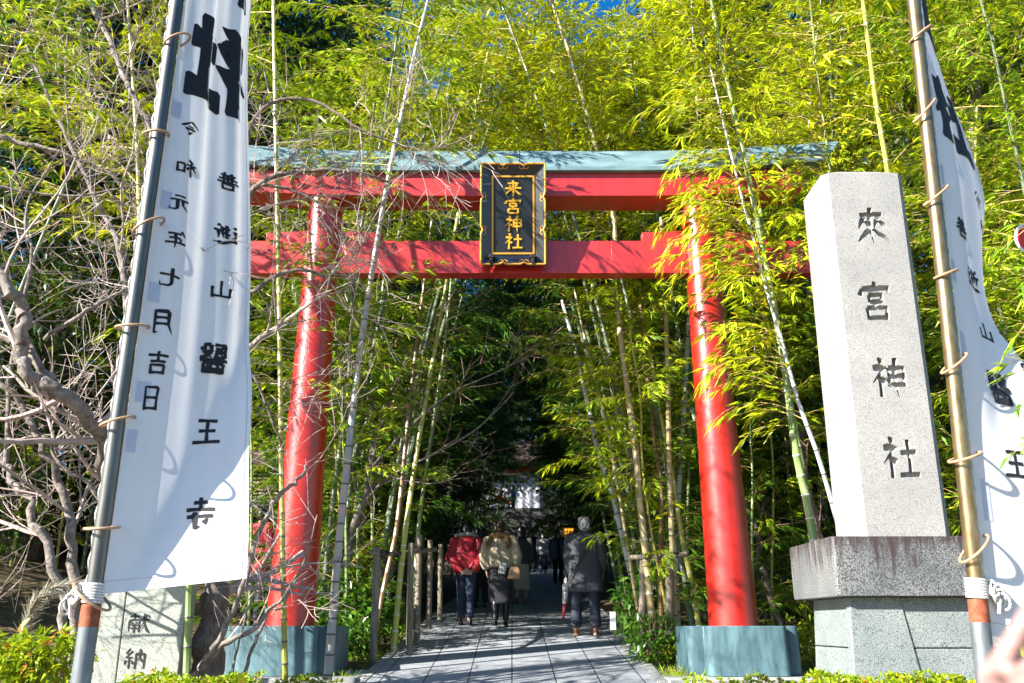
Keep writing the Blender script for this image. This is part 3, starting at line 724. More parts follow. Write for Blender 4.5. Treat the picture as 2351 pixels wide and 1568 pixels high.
def banner(label, pole, w, zlo, zhi, theta, gap, rip, name='banner', lo_fn=None):
    o, B, T, d, J = pole; NS, NT = 60, 120; S = np.zeros((NT + 1, NS + 1, 3))
    for j in range(NT + 1):
        t = j / NT
        x = y = 0.0
        for i in range(NS + 1):
            s = i / NS
            zz = zhi + (zlo - zhi + (lo_fn(s) if lo_fn else 0)) * t
            P = B + d * ((zz - B.z) / d.z)
            if i:
                th = theta((i - .5) / NS, t); x += math.cos(th) * w / NS; y += math.sin(th) * w / NS
            S[j, i] = (P.x + gap + x, P.y + y + rip(s, t), zz)
    def surf(s, t, h=0.0):
        fs, ft = max(0, min(s, 1)) * NS, max(0, min(t, 1)) * NT; i, j = min(int(fs), NS - 1), min(int(ft), NT - 1); a, b = fs - i, ft - j
        p = S[j, i] * (1 - a) * (1 - b) + S[j, i + 1] * a * (1 - b) + S[j + 1, i] * (1 - a) * b + S[j + 1, i + 1] * a * b
        du = S[j, i + 1] - S[j, i]; dv = S[j + 1, i] - S[j, i]; n = np.cross(dv, du); n /= np.linalg.norm(n) + 1e-9
        if n[1] > 0: n = -n
        if h: p = p + n * h
        return Vector(p)
    bn = thing(name, label, 'banner', (float(S[NT, NS // 2, 0]), FY, float(S[NT, 0, 2])))
    mb = MB(); vs = [tuple(S[j, i]) for j in range(NT + 1) for i in range(NS + 1)]
    fs = [(j * (NS + 1) + i, j * (NS + 1) + i + 1, (j + 1) * (NS + 1) + i + 1, (j + 1) * (NS + 1) + i) for j in range(NT) for i in range(NS)]
    mb.add(vs, fs); mb.build('cloth', MATS['cloth'], bn, angle=180)
    # stitched hem along the free edge and foot
    mb = MB()
    for (f) in (lambda q: surf(0.965, q, .002), lambda q: surf(q, 0.985, .002)):
        mb.tube([f(k / 60) for k in range(61)], 0.0025, 4)
    mb.build('hem', MATS['cloth'], bn)
    def locate(u, v):
        best = (1e9, .5, .5)
        for j in range(0, NT + 1):
            for i in range(0, NS + 1):
                p = S[j, i]; rel = (p[0], p[1], p[2] - CAMZ); zc = rel[1] * _cp + rel[2] * _sp
                uu = 1175.5 + FPX * rel[0] / zc; vv = 784 - FPX * (-rel[1] * _sp + rel[2] * _cp) / zc
                e = (uu - u) ** 2 + (vv - v) ** 2
                if e < best[0]: best = (e, i / NS, j / NT)
        return best[1], best[2]
    return bn, surf, locate, w, (zhi - zlo)
def letter(bn, surf, s0, t0, ch, wid, hgt, w, H, mirror, bw=9.0):
    mb = MB(); write(mb, ch, lambda x, y, h: surf(s0 + x * wid / w, t0 - y * hgt / H, h + .0015), bw, 0, mirror, cross=2 if wid < .4 else 8, seg=6 if wid < .4 else 16)
    # subdivide so that the ink follows the folds
    mb.build('ink_character', MATS['ink'], bn, angle=180)
WL = 0.86
def thL(s, t):
    sb = 1.16 - 1.0 * max(0, (t - 0.57) / 0.43)
    base = R(69) - R(20) * sm(0.05, 0.7, t)
    lit = sm(sb - 0.10, sb + 0.10, s)
    th = base * (1 - lit) + R(4) * lit
    return th + (R(30) * math.sin(2 * math.pi * (2.2 * s + 0.25 + 0.2 * t)) + R(22) * math.sin(2 * math.pi * (5.1 * s + .1 - .3 * t))) * (1 - t) ** 0.55 * (1 - .7 * lit)
def ripL(s, t): return 0.006 * math.sin(9 * t + 5 * s) + 0.004 * math.sin(31 * s) * s * t
zloL = at(380, 1352, FY).z
bnL, sfL, lcL, wL, HL = banner('white banner seen from its back, mirrored black characters, hung on the left steel pole', poleL, WL, zloL, CAMZ + 5.1, thL, 0.052, ripL, lo_fn=lambda s: -0.03 + .10 * s)
for ch, u, v, wd, hg in (('善', 524, 415, .20, .155), ('逝', 517, 540, .21, .175), ('山', 506, 667, .20, .17), ('醫', 493, 822, .23, .225), ('王', 474, 993, .215, .215), ('寺', 462, 1176, .225, .225)):
    s, t = lcL(u, v); letter(bnL, sfL, min(s, .84), t, ch, wd, hg, wL, HL, True, 12.5)
s, t = lcL(495, 148); letter(bnL, sfL, 0.57, t, '社', .74, .86, wL, HL, True, 23)
s2, t2 = lcL(505, -120); letter(bnL, sfL, 0.63, t2 - .01, '神', .70, .74, wL, HL, True, 20)
for ch, u, v, wd, hg in (('令', 436, 300, .16, .12), ('和', 427, 390, .16, .14), ('元', 413, 470, .16, .13), ('年', 404, 545, .16, .14), ('七', 391, 640, .16, .15), ('月', 374, 738, .17, .18), ('吉', 362, 826, .17, .17), ('日', 347, 910, .15, .17)):
    s, t = lcL(u, v); letter(bnL, sfL, s, t, ch, wd, hg, wL, HL, True, 12.5)
WR = 0.86
def thR(s, t):
    sb = 1.06 - 0.84 * sm(0.42, 0.82, t)
    base = R(60) - R(17) * sm(0.05, 0.40, t) - R(23) * sm(.52, .82, t)
    lit = sm(sb - 0.12, sb + 0.12, s)
    th = base * (1 - lit) + R(11) * lit
    sc = 0.70 + 0.35 * sm(.50, .85, t) + 0.5 * (1 - sm(.26, .56, t))
    curl = sm(sc - .10, sc + .10, s)
    return th * (1 - curl) + R(78) * curl + R(7) * math.sin(2 * math.pi * (2.6 * s + .5 * t)) * (1 - .6 * lit)
zloR = at(2290, 1500, FY).z
bnR, sfR, lcR, wR, HR = banner('white banner with black characters reading from the front, hung on the right brassy pole', poleR, WR, zloR, CAMZ + 5.1, thR, 0.055, lambda s, t: 0.006 * math.sin(8 * t + 4 * s), lo_fn=lambda s: 0.10 * (1 - s))
for ch, u, v, wd, hg in (('善', 2206, 526, .21, .165), ('逝', 2233, 641, .22, .175), ('山', 2260, 763, .20, .16), ('醫', 2291, 890, .22, .24), ('王', 2330, 1070, .21, .22)):
    s, t = lcR(u, v); letter(bnR, sfR, max(s, .18), t, ch, wd, hg, wR, HR, False, 12)
s, t = lcR(2185, 275); letter(bnR, sfR, .50, t, '社', .74, .62, wR, HR, False, 26)
s, t = lcR(2145, 70); letter(bnR, sfR, .50, t, '神', .74, .64, wR, HR, False, 24)
for ch, u, v in (('令', 2240, 455), ('和', 2254, 530), ('元', 2272, 610), ('年', 2294, 690), ('七', 2318, 765), ('月', 2337, 850)):
    s, t = lcR(u, v); letter(bnR, sfR, min(.92, max(s, .8)), t, ch, .17, .15, wR, HR, False, 10)
def rings(bn, pole, items, tabs, sf):
    o, B, T, d, J = pole
    for (u, v, rr, tilt, side) in items:
        z = at(u, v, FY).z; P = B + d * ((z - B.z) / d.z); mb = MB()
        c = P + Vector((side * .045, -.008, 0))
        pts = []
        for k in range(25):
            a_ = 2 * math.pi * k / 24; x, y = math.cos(a_) * rr, math.sin(a_) * rr
            pts.append(c + Vector((x, y * .92, math.tan(R(tilt)) * x + .15 * y)))
        mb.tube(pts, 0.009, 8); mb.build('loop', MATS['ring'], bn)
    for (s, t, ww, hh) in tabs:
        mb = MB(); g = 4
        vs = [sf(s + ww * (i / g - .5), t + hh * (j / g - .5), .0025) for j in range(g + 1) for i in range(g + 1)]
        mb.add(vs, [(j * (g + 1) + i, j * (g + 1) + i + 1, (j + 1) * (g + 1) + i + 1, (j + 1) * (g + 1) + i) for j in range(g) for i in range(g)])
        mb.build('patch', MATS['patch'], bn, angle=180)
rings(bnL, poleL, [(400, 95, .085, 30, 1), (360, 310, .085, 6, -.2), (331, 520, .095, 32, .6), (302, 752, .105, 4, .3), (266, 968, .10, 18, .1), (236, 1212, .10, 2, .0), (205, 1370, .11, -35, .0)],
      [(.10, lcL(400, 250)[1], .10, .028), (.10, lcL(370, 450)[1], .10, .028), (.09, lcL(345, 670)[1], .10, .028), (.10, lcL(315, 900)[1], .11, .028), (.06, lcL(290, 1010)[1], .08, .03)], sfL)
rings(bnR, poleR, [(2110, 80, .08, 38, .4), (2130, 255, .08, 48, -.2), (2145, 450, .085, 40, .2), (2160, 630, .075, 20, .4), (2185, 835, .085, 38, .2), (2215, 1050, .10, 18, .3), (2235, 1260, .09, 42, .2)],
      [(.07, lcR(2140, 30)[1], .06, .03), (.07, lcR(2140, 220)[1], .06, .03), (.07, lcR(2160, 400)[1], .06, .03), (.07, lcR(2180, 620)[1], .06, .03), (.07, lcR(2205, 780)[1], .06, .03), (.10, lcR(2250, 1150)[1], .07, .05)], sfR)

# ------------------------------------------------------------------ bamboo
def bamboo(label, pts, r0, r1, mat, leaf, seed, zones, group=None, stem='stem', name='bamboo', node='node', gap=0.27, ls=1.0, az=None, fan=(4, 7), elev=(0.25, 0.8), drop=0.5, dens=1.0):
    rg = random.Random(seed)
    base = Vector(pts[0]); o = thing(name, label, 'bamboo', tuple(base), group)
    mb = MB(); P, T, pos, nodes = culm(mb, pts, r0, r1, rg, gap)
    lv, tw = Leaves(), MB()
    for (t0, t1, n, L0, L1) in zones:
        for k in range(n):
            t = t0 + (t1 - t0) * (k + rg.random()) / n
            a = rg.random() * 2 * math.pi if az is None else az[0] + rg.gauss(0, az[1])
            e = rg.uniform(*elev); d = Vector((math.cos(a) * math.cos(e), math.sin(a) * math.cos(e), math.sin(e)))
            spray(lv, tw, pos(t * T), d, (L0 + (L1 - L0) * (t - t0) / max(1e-6, t1 - t0)) * rg.uniform(.65, 1.2), rg, ls, dens, 0.0045, 0.12, fan, drop)
    if group is None: mb.add(tw.v, tw.f, 2)                            # a single plant keeps its few branches on its stem
    elif tw.v: tw.build('branches', MATS[stem], o)
    mb.build('culm', [MATS[mat], MATS[node], MATS[stem]], o)
    if lv.b: lv.build('foliage', MATS[leaf], o)
    return o
def P3(l): return [at(*q) for q in l]
BG = 'bamboos lining the path'
# culms one can point to, each where it stands
bamboo('slim yellow-grey bamboo standing upright in front of the left gate pedestal', P3([(655, 1578, 9.15), (648, 1200, 9.15), (641, 700, 9.25), (633, 300, 9.35), (628, -60, 9.5), (640, -200, 9.7)]), .029, .020, 'culm_yellow', 'leaf_lime', 1,
       [(.38, .62, 11, .6, .8), (.62, 1, 22, .9, 1.0)], az=(2.6, 1.6), node='node', gap=.24)
bamboo('weathered blue-grey bamboo leaning right beside the left gate pillar', P3([(752, 1562, 9.4), (778, 1250, 9.4), (815, 900, 9.45), (850, 650, 9.5), (893, 400, 9.6), (925, 250, 9.7), (955, 110, 9.8), (1000, -60, 10), (1040, -160, 10.2)]), .046, .015, 'culm_weathered', 'leaf_lime', 2,
       [(.26, .55, 18, .8, 1.1), (.55, 1, 36, 1.3, 1.0)], az=None, gap=.22)
bamboo('thin brownish bamboo tied to the wooden posts left of the path', P3([(853, 1490, 11.3), (885, 1330, 11.4), (912, 1200, 11.5), (938, 950, 11.7), (960, 760, 11.9), (985, 560, 12.1), (1010, 350, 12.3)]), .030, .017, 'culm_brown', 'leaf_lime', 3,
       [(.25, .6, 8, .8, 1.0), (.6, 1, 14, 1.1, .9)])
bamboo('bright yellow-green bamboo leaning right, tied to the posts left of the path', P3([(903, 1497, 11.2), (925, 1270, 11.3), (955, 1050, 11.5), (990, 850, 11.7), (1018, 690, 11.9), (1050, 500, 12.1), (1085, 300, 12.3), (1120, 120, 12.6)]), .036, .014, 'culm_yellow', 'leaf_green', 4,
       [(.3, .6, 9, .9, 1.2), (.6, 1, 22, 1.4, 1.0)], node='node_pale')
bamboo('dull green bamboo behind the yellow-green one left of the path', P3([(945, 1440, 12.5), (962, 1200, 12.6), (990, 1000, 12.8), (1020, 800, 13), (1040, 600, 13.3)]), .032, .018, 'culm_green', 'leaf_green', 5,
       [(.2, .55, 6, .8, .9), (.55, 1, 10, 1.1, 1)])
bamboo('thick tan-green bamboo right of the path that bends left high above the gate', P3([(1504, 1507, 11.2), (1483, 1275, 11.2), (1469, 1151, 11.2), (1460, 1039, 11.2), (1441, 900, 11.25), (1424, 765, 11.3), (1414, 640, 11.3), (1408, 490, 11.35), (1370, 345, 11.4), (1312, 140, 11.5), (1265, 0, 11.6), (1230, -110, 11.7)]), .048, .018, 'culm_tan', 'leaf_gold', 6,
       [(.12, .5, 14, .6, .9), (.5, 1, 42, 1.3, 1.0)], node='node_pale')
bamboo('orange-brown banded bamboo tied to a stake right of the path', P3([(1552, 1502, 11.1), (1547, 1343, 11.1), (1541, 1208, 11.1), (1536, 1039, 11.15), (1533, 866, 11.2), (1526, 644, 11.3), (1518, 500, 11.4)]), .036, .028, 'culm_tan', 'leaf_green', 7, [(.1, .6, 12, .4, .7), (.6, 1, 8, .7, .9)])
bamboo('pale green upright bamboo behind the orange-brown one right of the path', P3([(1557, 1450, 11.8), (1553, 1275, 11.8), (1564, 1039, 11.9), (1569, 968, 11.9), (1577, 833, 12), (1585, 640, 12.1)]), .036, .028, 'culm_white', 'leaf_green', 8, [(.1, .9, 15, .5, .8)])
bamboo('yellow-green bamboo leaning toward the right gate pillar', P3([(1606, 1447, 11.4), (1589, 1343, 11.4), (1567, 1241, 11.45), (1545, 1100, 11.5), (1515, 940, 11.6), (1490, 800, 11.7)]), .034, .024, 'culm_yellow', 'leaf_green', 9, [(.1, .9, 14, .5, .9)], node='node_pale')
bamboo('blue-grey bamboo leaning left over the path behind the elderly man', P3([(1452, 1330, 13), (1425, 1215, 13), (1408, 1140, 13), (1391, 1090, 13), (1374, 1043, 13), (1352, 940, 13.1), (1325, 820, 13.2), (1290, 690, 13.4)]), .045, .025, 'culm_white', 'leaf_green', 10, [(.3, 1, 18, .8, 1.1)])
bamboo('thin orange bamboo crossing the blue-grey one right of the path', P3([(1465, 1400, 11.8), (1446, 1282, 11.8), (1425, 1158, 11.9), (1408, 1060, 12), (1392, 968, 12), (1365, 866, 12.1), (1338, 758, 12.2), (1318, 660, 12.3)]), .026, .014, 'culm_tan', 'leaf_green', 11, [(.3, 1, 24, .6, .8)], az=(3.0, .9))
bamboo('brown-grey bamboo between the tan and orange-brown culms right of the path', P3([(1516, 1465, 11.6), (1517, 1275, 11.6), (1519, 1124, 11.65), (1507, 1039, 11.7), (1490, 900, 11.8), (1470, 700, 12)]), .034, .024, 'culm_brown', 'leaf_green', 12, [(.1, 1, 14, .5, .8)])
bamboo('long green bamboo leaning left across the right end of the gate beams', P3([(1885, 1345, 9.55), (1868, 1241, 9.55), (1854, 1157, 9.55), (1827, 1035, 9.55), (1800, 833, 9.55), (1763, 630, 9.55), (1749, 563, 9.55), (1715, 388, 9.6), (1675, 216, 9.7), (1637, 27, 9.8), (1615, -90, 9.9), (1590, -200, 10)]), .046, .018, 'culm_green', 'leaf_gold', 13,
       [(.18, .34, 13, .8, 1.0), (.34, .56, 34, 1.0, 1.2), (.56, 1, 44, 1.3, 1.0)], node='node_pale', az=(3.3, 1.1), drop=.75, fan=(5, 8), ls=1.1)
bamboo('slender chalky grey bamboo leaning left out from behind the stone pillar', P3([(1950, 1330, 9.2), (1928, 1221, 9.2), (1880, 1052, 9.2), (1831, 917, 9.25), (1797, 789, 9.3), (1763, 677, 9.3), (1729, 546, 9.35), (1700, 440, 9.4), (1665, 300, 9.5), (1630, 150, 9.6)]), .026, .010, 'culm_white', 'leaf_gold', 14,
       [(.25, .6, 18, .9, 1.0), (.6, 1, 16, .9, .7)], az=(3.2, 1.2), drop=.75, gap=.3, fan=(5, 8), ls=1.1)
bamboo('golden yellow bamboo rising behind the stone pillar beside the right pole', P3([(2090, 1200, 8.9), (2075, 800, 8.9), (2050, 500, 8.9), (2038, 395, 8.9), (2020, 290, 8.9), (2006, 202, 8.95), (1981, 0, 9), (1960, -120, 9.1)]), .034, .022, 'culm_yellow', 'leaf_gold', 15,
       [(.42, .6, 6, .9, .9), (.6, 1, 22, 1.0, 1.0)], node='node_pale', gap=.3, ls=1.1, az=(1.0, .9))
bamboo('thick mid-green bamboo just left of the stone pillar foot', P3([(1880, 1300, 10.8), (1868, 1241, 10.8), (1845, 1100, 10.8), (1815, 930, 10.85), (1785, 760, 10.9), (1760, 600, 11), (1735, 400, 11.2)]), .046, .028, 'culm_green', 'leaf_lime', 16, [(.25, 1, 24, .8, 1.1)], node='node_pale')
bamboo('short bamboo culm standing between the dedication stone and the cherry trunk', P3([(428, 1560, 8.0), (432, 1450, 8.0), (436, 1320, 8.0), (440, 1200, 8.0), (445, 1000, 8.1), (450, 700, 8.2)]), .034, .024, 'culm_green', 'leaf_lime', 17, [(.7, 1, 6, .7, .9)])
bamboo('bamboo at the left edge whose leafy branches hang over the bare tree', P3([(-70, 1560, 6.9), (-55, 1000, 6.9), (-45, 500, 6.9), (-20, 100, 7.0), (10, -200, 7.2)]), .032, .016, 'culm_yellow', 'leaf_lime', 18,
       [(.6, 1, 24, 1.0, 1.3)], az=(.3, .9), drop=.6, fan=(4, 7), ls=1.0)
bamboo('bamboo hidden behind the left banner with leaf sprays showing left of the steel pole', P3([(300, 1540, 8.9), (310, 1000, 8.9), (320, 500, 9.0), (300, 100, 9.1), (280, -150, 9.2)]), .032, .016, 'culm_yellow', 'leaf_gold', 19,
       [(.5, 1, 26, 1.0, 1.3)], az=(2.6, 1.2), drop=.6, fan=(4, 7), ls=1.0)
bamboo('slim green bamboo rising between the stone pillar top and the right end of the gate', P3([(2010, 1300, 9.3), (1975, 900, 9.3), (1935, 600, 9.35), (1905, 380, 9.4), (1880, 200, 9.5), (1860, 0, 9.6)]), .020, .010, 'culm_green', 'leaf_gold', 20,
       [(.46, .8, 40, .7, 1.0), (.8, 1, 8, .8, .7)], az=(3.2, .6), drop=.75, fan=(5, 8), gap=.3)
# bamboo in numbers: seven plants, then copies of each plant with its parts
def proto(seed, H, r, leaf, mat, nb, Lm, bare, lean, stem='stem', ls=1.0, elev=(0.15, .75)):
    rg = random.Random(seed); pts = []
    for k in range(7):
        t = k / 6; pts.append((lean * H * t * t * .9, rg.gauss(0, .05), H * t * (1 - .12 * t * abs(lean))))
    return bamboo('bamboo with arching leafy top among the others crowding both sides of the path', pts, r, .010, mat, leaf, seed, [(bare, .8, int(nb * .40), Lm * .85, Lm * 1.1), (.8, 1, int(nb * .22), Lm, Lm * .45)], BG, stem, ls=ls, elev=elev, gap=.32, dens=1.75, fan=(5, 8))
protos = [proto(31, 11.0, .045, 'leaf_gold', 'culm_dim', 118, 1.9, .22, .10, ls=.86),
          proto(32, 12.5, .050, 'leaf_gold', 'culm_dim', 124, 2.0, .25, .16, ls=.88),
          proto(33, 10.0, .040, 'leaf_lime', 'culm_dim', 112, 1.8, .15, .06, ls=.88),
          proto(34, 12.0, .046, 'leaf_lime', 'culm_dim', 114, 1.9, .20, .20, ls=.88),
          proto(35, 9.5, .040, 'leaf_shaded', 'culm_dim', 84, 1.6, .18, .10, 'stem_green'),
          proto(36, 11.5, .048, 'leaf_shaded', 'culm_dim', 80, 1.8, .25, .14, 'stem_green'),
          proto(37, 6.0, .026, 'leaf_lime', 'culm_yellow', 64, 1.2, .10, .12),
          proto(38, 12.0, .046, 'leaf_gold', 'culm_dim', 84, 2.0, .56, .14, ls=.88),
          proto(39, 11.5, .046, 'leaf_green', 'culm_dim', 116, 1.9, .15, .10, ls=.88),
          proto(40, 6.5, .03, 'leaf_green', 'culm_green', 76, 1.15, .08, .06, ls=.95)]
used = set()
def plant(i, x, Y, rz, s=1.0, tilt=0.0, taz=0.0):
    r = Matrix.Rotation(taz, 3, 'Z') @ Matrix.Rotation(tilt, 3, 'Y') @ Matrix.Rotation(rz - taz, 3, 'Z')
    e = r.to_euler(); z = ground_z(x, Y) - .05
    if i not in used:
        used.add(i); o = protos[i]; o.location = (x, Y, z); o.rotation_euler = e; o.scale = (s,) * 3; return o
    return dup(protos[i], (x, Y, z), rot=e, scale=s)
rg = random.Random(77)
# gold wall behind the gate, right of the middle
for k in range(27):
    x = 2.1 + 7.4 * ((k * 0.381) % 1.0) + rg.uniform(-.3, .3); Y = 11.6 + 4.8 * ((k * 0.618) % 1.0)
    plant((0, 1, 8, 2, 1, 3, 0, 8)[k % 8], x, Y, rg.random() * 6.28, rg.uniform(.85, 1.1), rg.uniform(.02, .14), math.pi + rg.uniform(-.7, .7))
# plumes over the middle
for (i, x, Y, rz, s, tl, ta) in ((7, 2.0, 12.4, 3.1, 1.0, .10, 3.2), (7, 2.3, 13.6, 2.0, 1.0, .16, 3.1), (7, 2.2, 14.6, 2.6, 1.05, .16, 3.3), (7, -2.0, 13.2, .2, 1.0, .10, .1), (7, -2.4, 12.2, .9, 1.0, .07, .2), (7, -2.3, 14.8, 1.3, 1.1, .14, .1), (7, 2.5, 15.6, 4.2, 1.05, .2, 3.1), (7, -2.6, 13.8, 2.3, .95, .12, .3), (7, 2.9, 12.0, 1.3, .9, .12, 3.0)):
    plant(i, x, Y, rz, s, tl, ta)
# left of the gate, behind
for k in range(15):
    x = -2.5 - 6.5 * ((k * 0.618) % 1.0); Y = 12.2 + 4.5 * ((k * 0.381) % 1.0)
    if x < -4.0 and abs((x + 4.5) * .52 - (Y - 15.4) * .85) < 1.3: Y += 3.4      # keep the stall's eave in the sun
    plant((3, 2, 4, 6, 5)[k % 5], x, Y, rg.random() * 6.28, rg.uniform(.8, 1.05), rg.uniform(.0, .12), rg.random() * 6.28)
# left foreground fringe over the bare tree
for (i, x, Y, rz, s, tl) in ((7, -6.2, 9.6, .8, .8, .05), (8, -8.6, 11.4, .3, .9, .04)):
    plant(i, x, Y, rz, s, tl, .6)
# understorey right of the gate and under the beams
for k in range(14):
    x = 2.0 + 5.5 * ((k * 0.618) % 1.0); Y = 11.6 + 3.5 * ((k * 0.381) % 1.0)
    plant((6, 4, 6)[k % 3], x, Y, rg.random() * 6.28, rg.uniform(.55, .9), rg.uniform(0, .15), math.pi + rg.uniform(-1, 1))
for (i, x, Y, s) in ((9, -2.1, 11.9, .8), (9, -2.7, 12.6, .95), (6, -2.4, 13.4, .9), (9, -3.3, 11.8, .75), (9, 2.35, 12.2, .85), (9, 2.9, 12.9, .95), (9, 2.2, 13.3, .9), (6, 3.4, 12.3, .8), (9, -2.2, 14.4, 1.0), (9, 2.4, 14.5, 1.0), (9, 3.0, 11.4, .7), (9, -2.5, 15.6, 1.05), (9, 2.5, 15.9, 1.05), (9, -2.0, 17.2, .95), (9, -2.2, 19.0, .95), (9, -2.1, 21.5, 1.0), (9, 2.5, 17.6, .95), (9, 2.6, 19.6, 1.0), (9, -2.9, 13.0, .85), (9, -2.0, 12.7, .7)):
    plant(i, x, Y, math.pi * (x < 0) + rg.uniform(-.8, .8), s, .04, math.pi * (x < 0))
# the tunnel: both sides of the path up to the steps
for k in range(36):
    Y = 14.5 + k * 0.92
    for sg in (-1, 1):
        x = pathx(Y) + sg * (1.95 + 1.5 * rg.random()); plant((5, 4, 5, 4)[(k + (sg > 0)) % 4], x, Y + rg.uniform(-.3, .3), math.pi * (sg > 0) + rg.uniform(-.5, .5), rg.uniform(.85, 1.1), rg.uniform(.05, .15), math.pi * (sg > 0))
# a few past the right banner
for (i, x, Y, s) in ((2, 5.6, 8.6, .9), (6, 5.6, 7.9, .8), (0, 7.0, 9.6, 1.0), (2, 6.2, 10.6, 1.0), (6, 5.2, 9.6, 1.1)):
    plant(i, x, Y, rg.random() * 6, s, .05, rg.random() * 6)

# ------------------------------------------------------------------ evergreen trees behind
def evergreen(seed, H, rad, z0, n_cl, per, leaf, label, group, ll=0.16, trunk='bark_dark'):
    rg = random.Random(seed); o = thing('evergreen_tree', label, 'tree', (0, 0, 0), group)
    mb = MB(); pts = [(rg.gauss(0, .12) * k, rg.gauss(0, .12) * k, H * .93 * k / 5) for k in range(6)]
    mb.tube(pts, [.30 - .05 * k for k in range(6)], 9)
    lv = Leaves()
    for c in range(n_cl):
        t = (c + rg.random()) / n_cl; z = z0 + (H - z0) * t
        rr = rad * (math.sin(math.pi * min(1, .18 + .82 * t)) ** .6) * (1.05 - .45 * t)
        a = rg.random() * 6.283; q = rr * math.sqrt(rg.random()) * 1.0
        cx, cy = q * math.cos(a), q * math.sin(a); cr = rg.uniform(.5, 1.05)
        if c % 4 == 0: mb.tube([(pts[min(5, int(t * 5))][0], pts[min(5, int(t * 5))][1], max(.5, z - .8)), (cx * .6, cy * .6, z - .35), (cx, cy, z)], [.06, .04, .015], 5)
        for j in range(per):
            v = rv(rg).normalized() * cr * rg.random() ** .45; v.z *= .6
            d = (v.normalized() + Vector((0, 0, -.35)) + rv(rg, .5)).normalized()
            l = ll * rg.uniform(.7, 1.25)
            lv.leaf((cx + v.x, cy + v.y, z + v.z), d, (rg.gauss(0, .5), rg.gauss(0, .5), 1), l, l * .38)
    mb.build('trunk', MATS[trunk], o); lv.build('crown', MATS[leaf], o, .08, wide=.42)
    return o
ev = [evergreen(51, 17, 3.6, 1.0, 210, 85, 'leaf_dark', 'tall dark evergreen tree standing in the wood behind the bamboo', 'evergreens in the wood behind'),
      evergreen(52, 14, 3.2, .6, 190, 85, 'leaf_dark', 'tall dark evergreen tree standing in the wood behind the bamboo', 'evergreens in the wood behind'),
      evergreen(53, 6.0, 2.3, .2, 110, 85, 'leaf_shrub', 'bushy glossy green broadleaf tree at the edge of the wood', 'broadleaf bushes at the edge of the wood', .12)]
eu = set()
def grow_ev(i, x, Y, rz, s):
    z = ground_z(x, Y) - .1
    if i not in eu: eu.add(i); o = ev[i]; o.location = (x, Y, z); o.rotation_euler = (0, 0, rz); o.scale = (s,) * 3; return
    dup(ev[i], (x, Y, z), rz, s)
for k, (x, Y) in enumerate([(-14, 17), (-10.5, 18.5), (-7.5, 19), (-5, 20), (-5.0, 23.4), (5.2, 23), (6.5, 20), (9.5, 19), (12.5, 18), (15.5, 17), (-17, 22), (-9, 25), (-5.5, 28), (5.5, 28), (9, 25), (17, 22), (-5.6, 34), (6.4, 35), (-5.6, 40), (6.8, 41), (12.2, 13), (15, 12), (-17.5, 13), (-6.0, 45), (7.0, 45.5), (-6.4, 51), (7.6, 51), (-8, 36), (9, 36), (-7.5, 58.5), (9.2, 58.5), (.5, 64), (-8, 56), (9, 56), (0.3, 75), (-5, 72), (6, 72), (-1.5, 66), (2.5, 68), (-6.2, 27.5), (6.4, 27), (-6.5, 23.5), (-1.0, 82), (3.0, 80), (-7.2, 19.2), (-6.0, 22.4), (-5.2, 24.5), (-5.6, 31), (-7.4, 21.5), (5.6, 29.5), (7.6, 31), (-9.4, 17.4), (-12.2, 15.4), (-11.6, 20.6), (-13.2, 23), (5.2, 18.6), (8.4, 17.0), (11.0, 15.6), (-9.0, 16.9), (-13, 30), (13, 30), (-11, 45), (12, 45)]):
    grow_ev(k % 2, x, Y, k * 1.7, .95 + .25 * ((k * .37) % 1) + (.25 if Y > 50 or 26 < Y < 34 else 0))
for k, (x, Y, s) in enumerate([(-8.6, 11.6, .95), (-10.8, 10.6, 1.0), (8.2, 12.4, .8), (6.2, 13.0, .7), (9.6, 10.8, .8), (-3.4, 14.6, .6), (3.9, 14.2, .55)]):
    grow_ev(2, x, Y, k * 2.1, s)
def cedar(label, u0, v0, u1, v1, Y, r):
    a, b = at(u0, v0, Y), at(u1, v1, Y); g = ground_z(a.x, Y); d = (b - a).normalized(); base = a + d * ((g - a.z) / d.z)
    o = thing('cedar_trunk', label, 'tree', tuple(base)); mb = MB()
    mb.tube([base, a.lerp(base, .5), a, b, b + d * 3], [r * 1.3, r * 1.1, r, r * .85, r * .6], 14); mb.build('trunk', MATS['bark_grey'], o)
    lv = Leaves(); rg = random.Random(int(u0)); lb = MB()
    for k in range(60):
        z = b.z + rg.uniform(.5, 4); a_ = rg.random() * 6.28; L = rg.uniform(.6, 2)
        c = Vector((b.x + math.cos(a_) * L, b.y + math.sin(a_) * L, z)); lb.tube([(b.x, b.y, z - .3), c], [.03, .01], 4)
        for j in range(40):
            v = rv(rg, .3); l = rg.uniform(.1, .18); lv.leaf(c + v, (v + Vector((0, 0, -.2))), (rg.gauss(0, .5), rg.gauss(0, .5), 1), l, l * .3)
    lb.build('limbs', MATS['bark_grey'], o); lv.build('crown', MATS['leaf_dark'], o)
cedar('straight grey trunk seen between bamboo leaves right of the right banner', 2215, 900, 2244, 0, 12.6, .13)

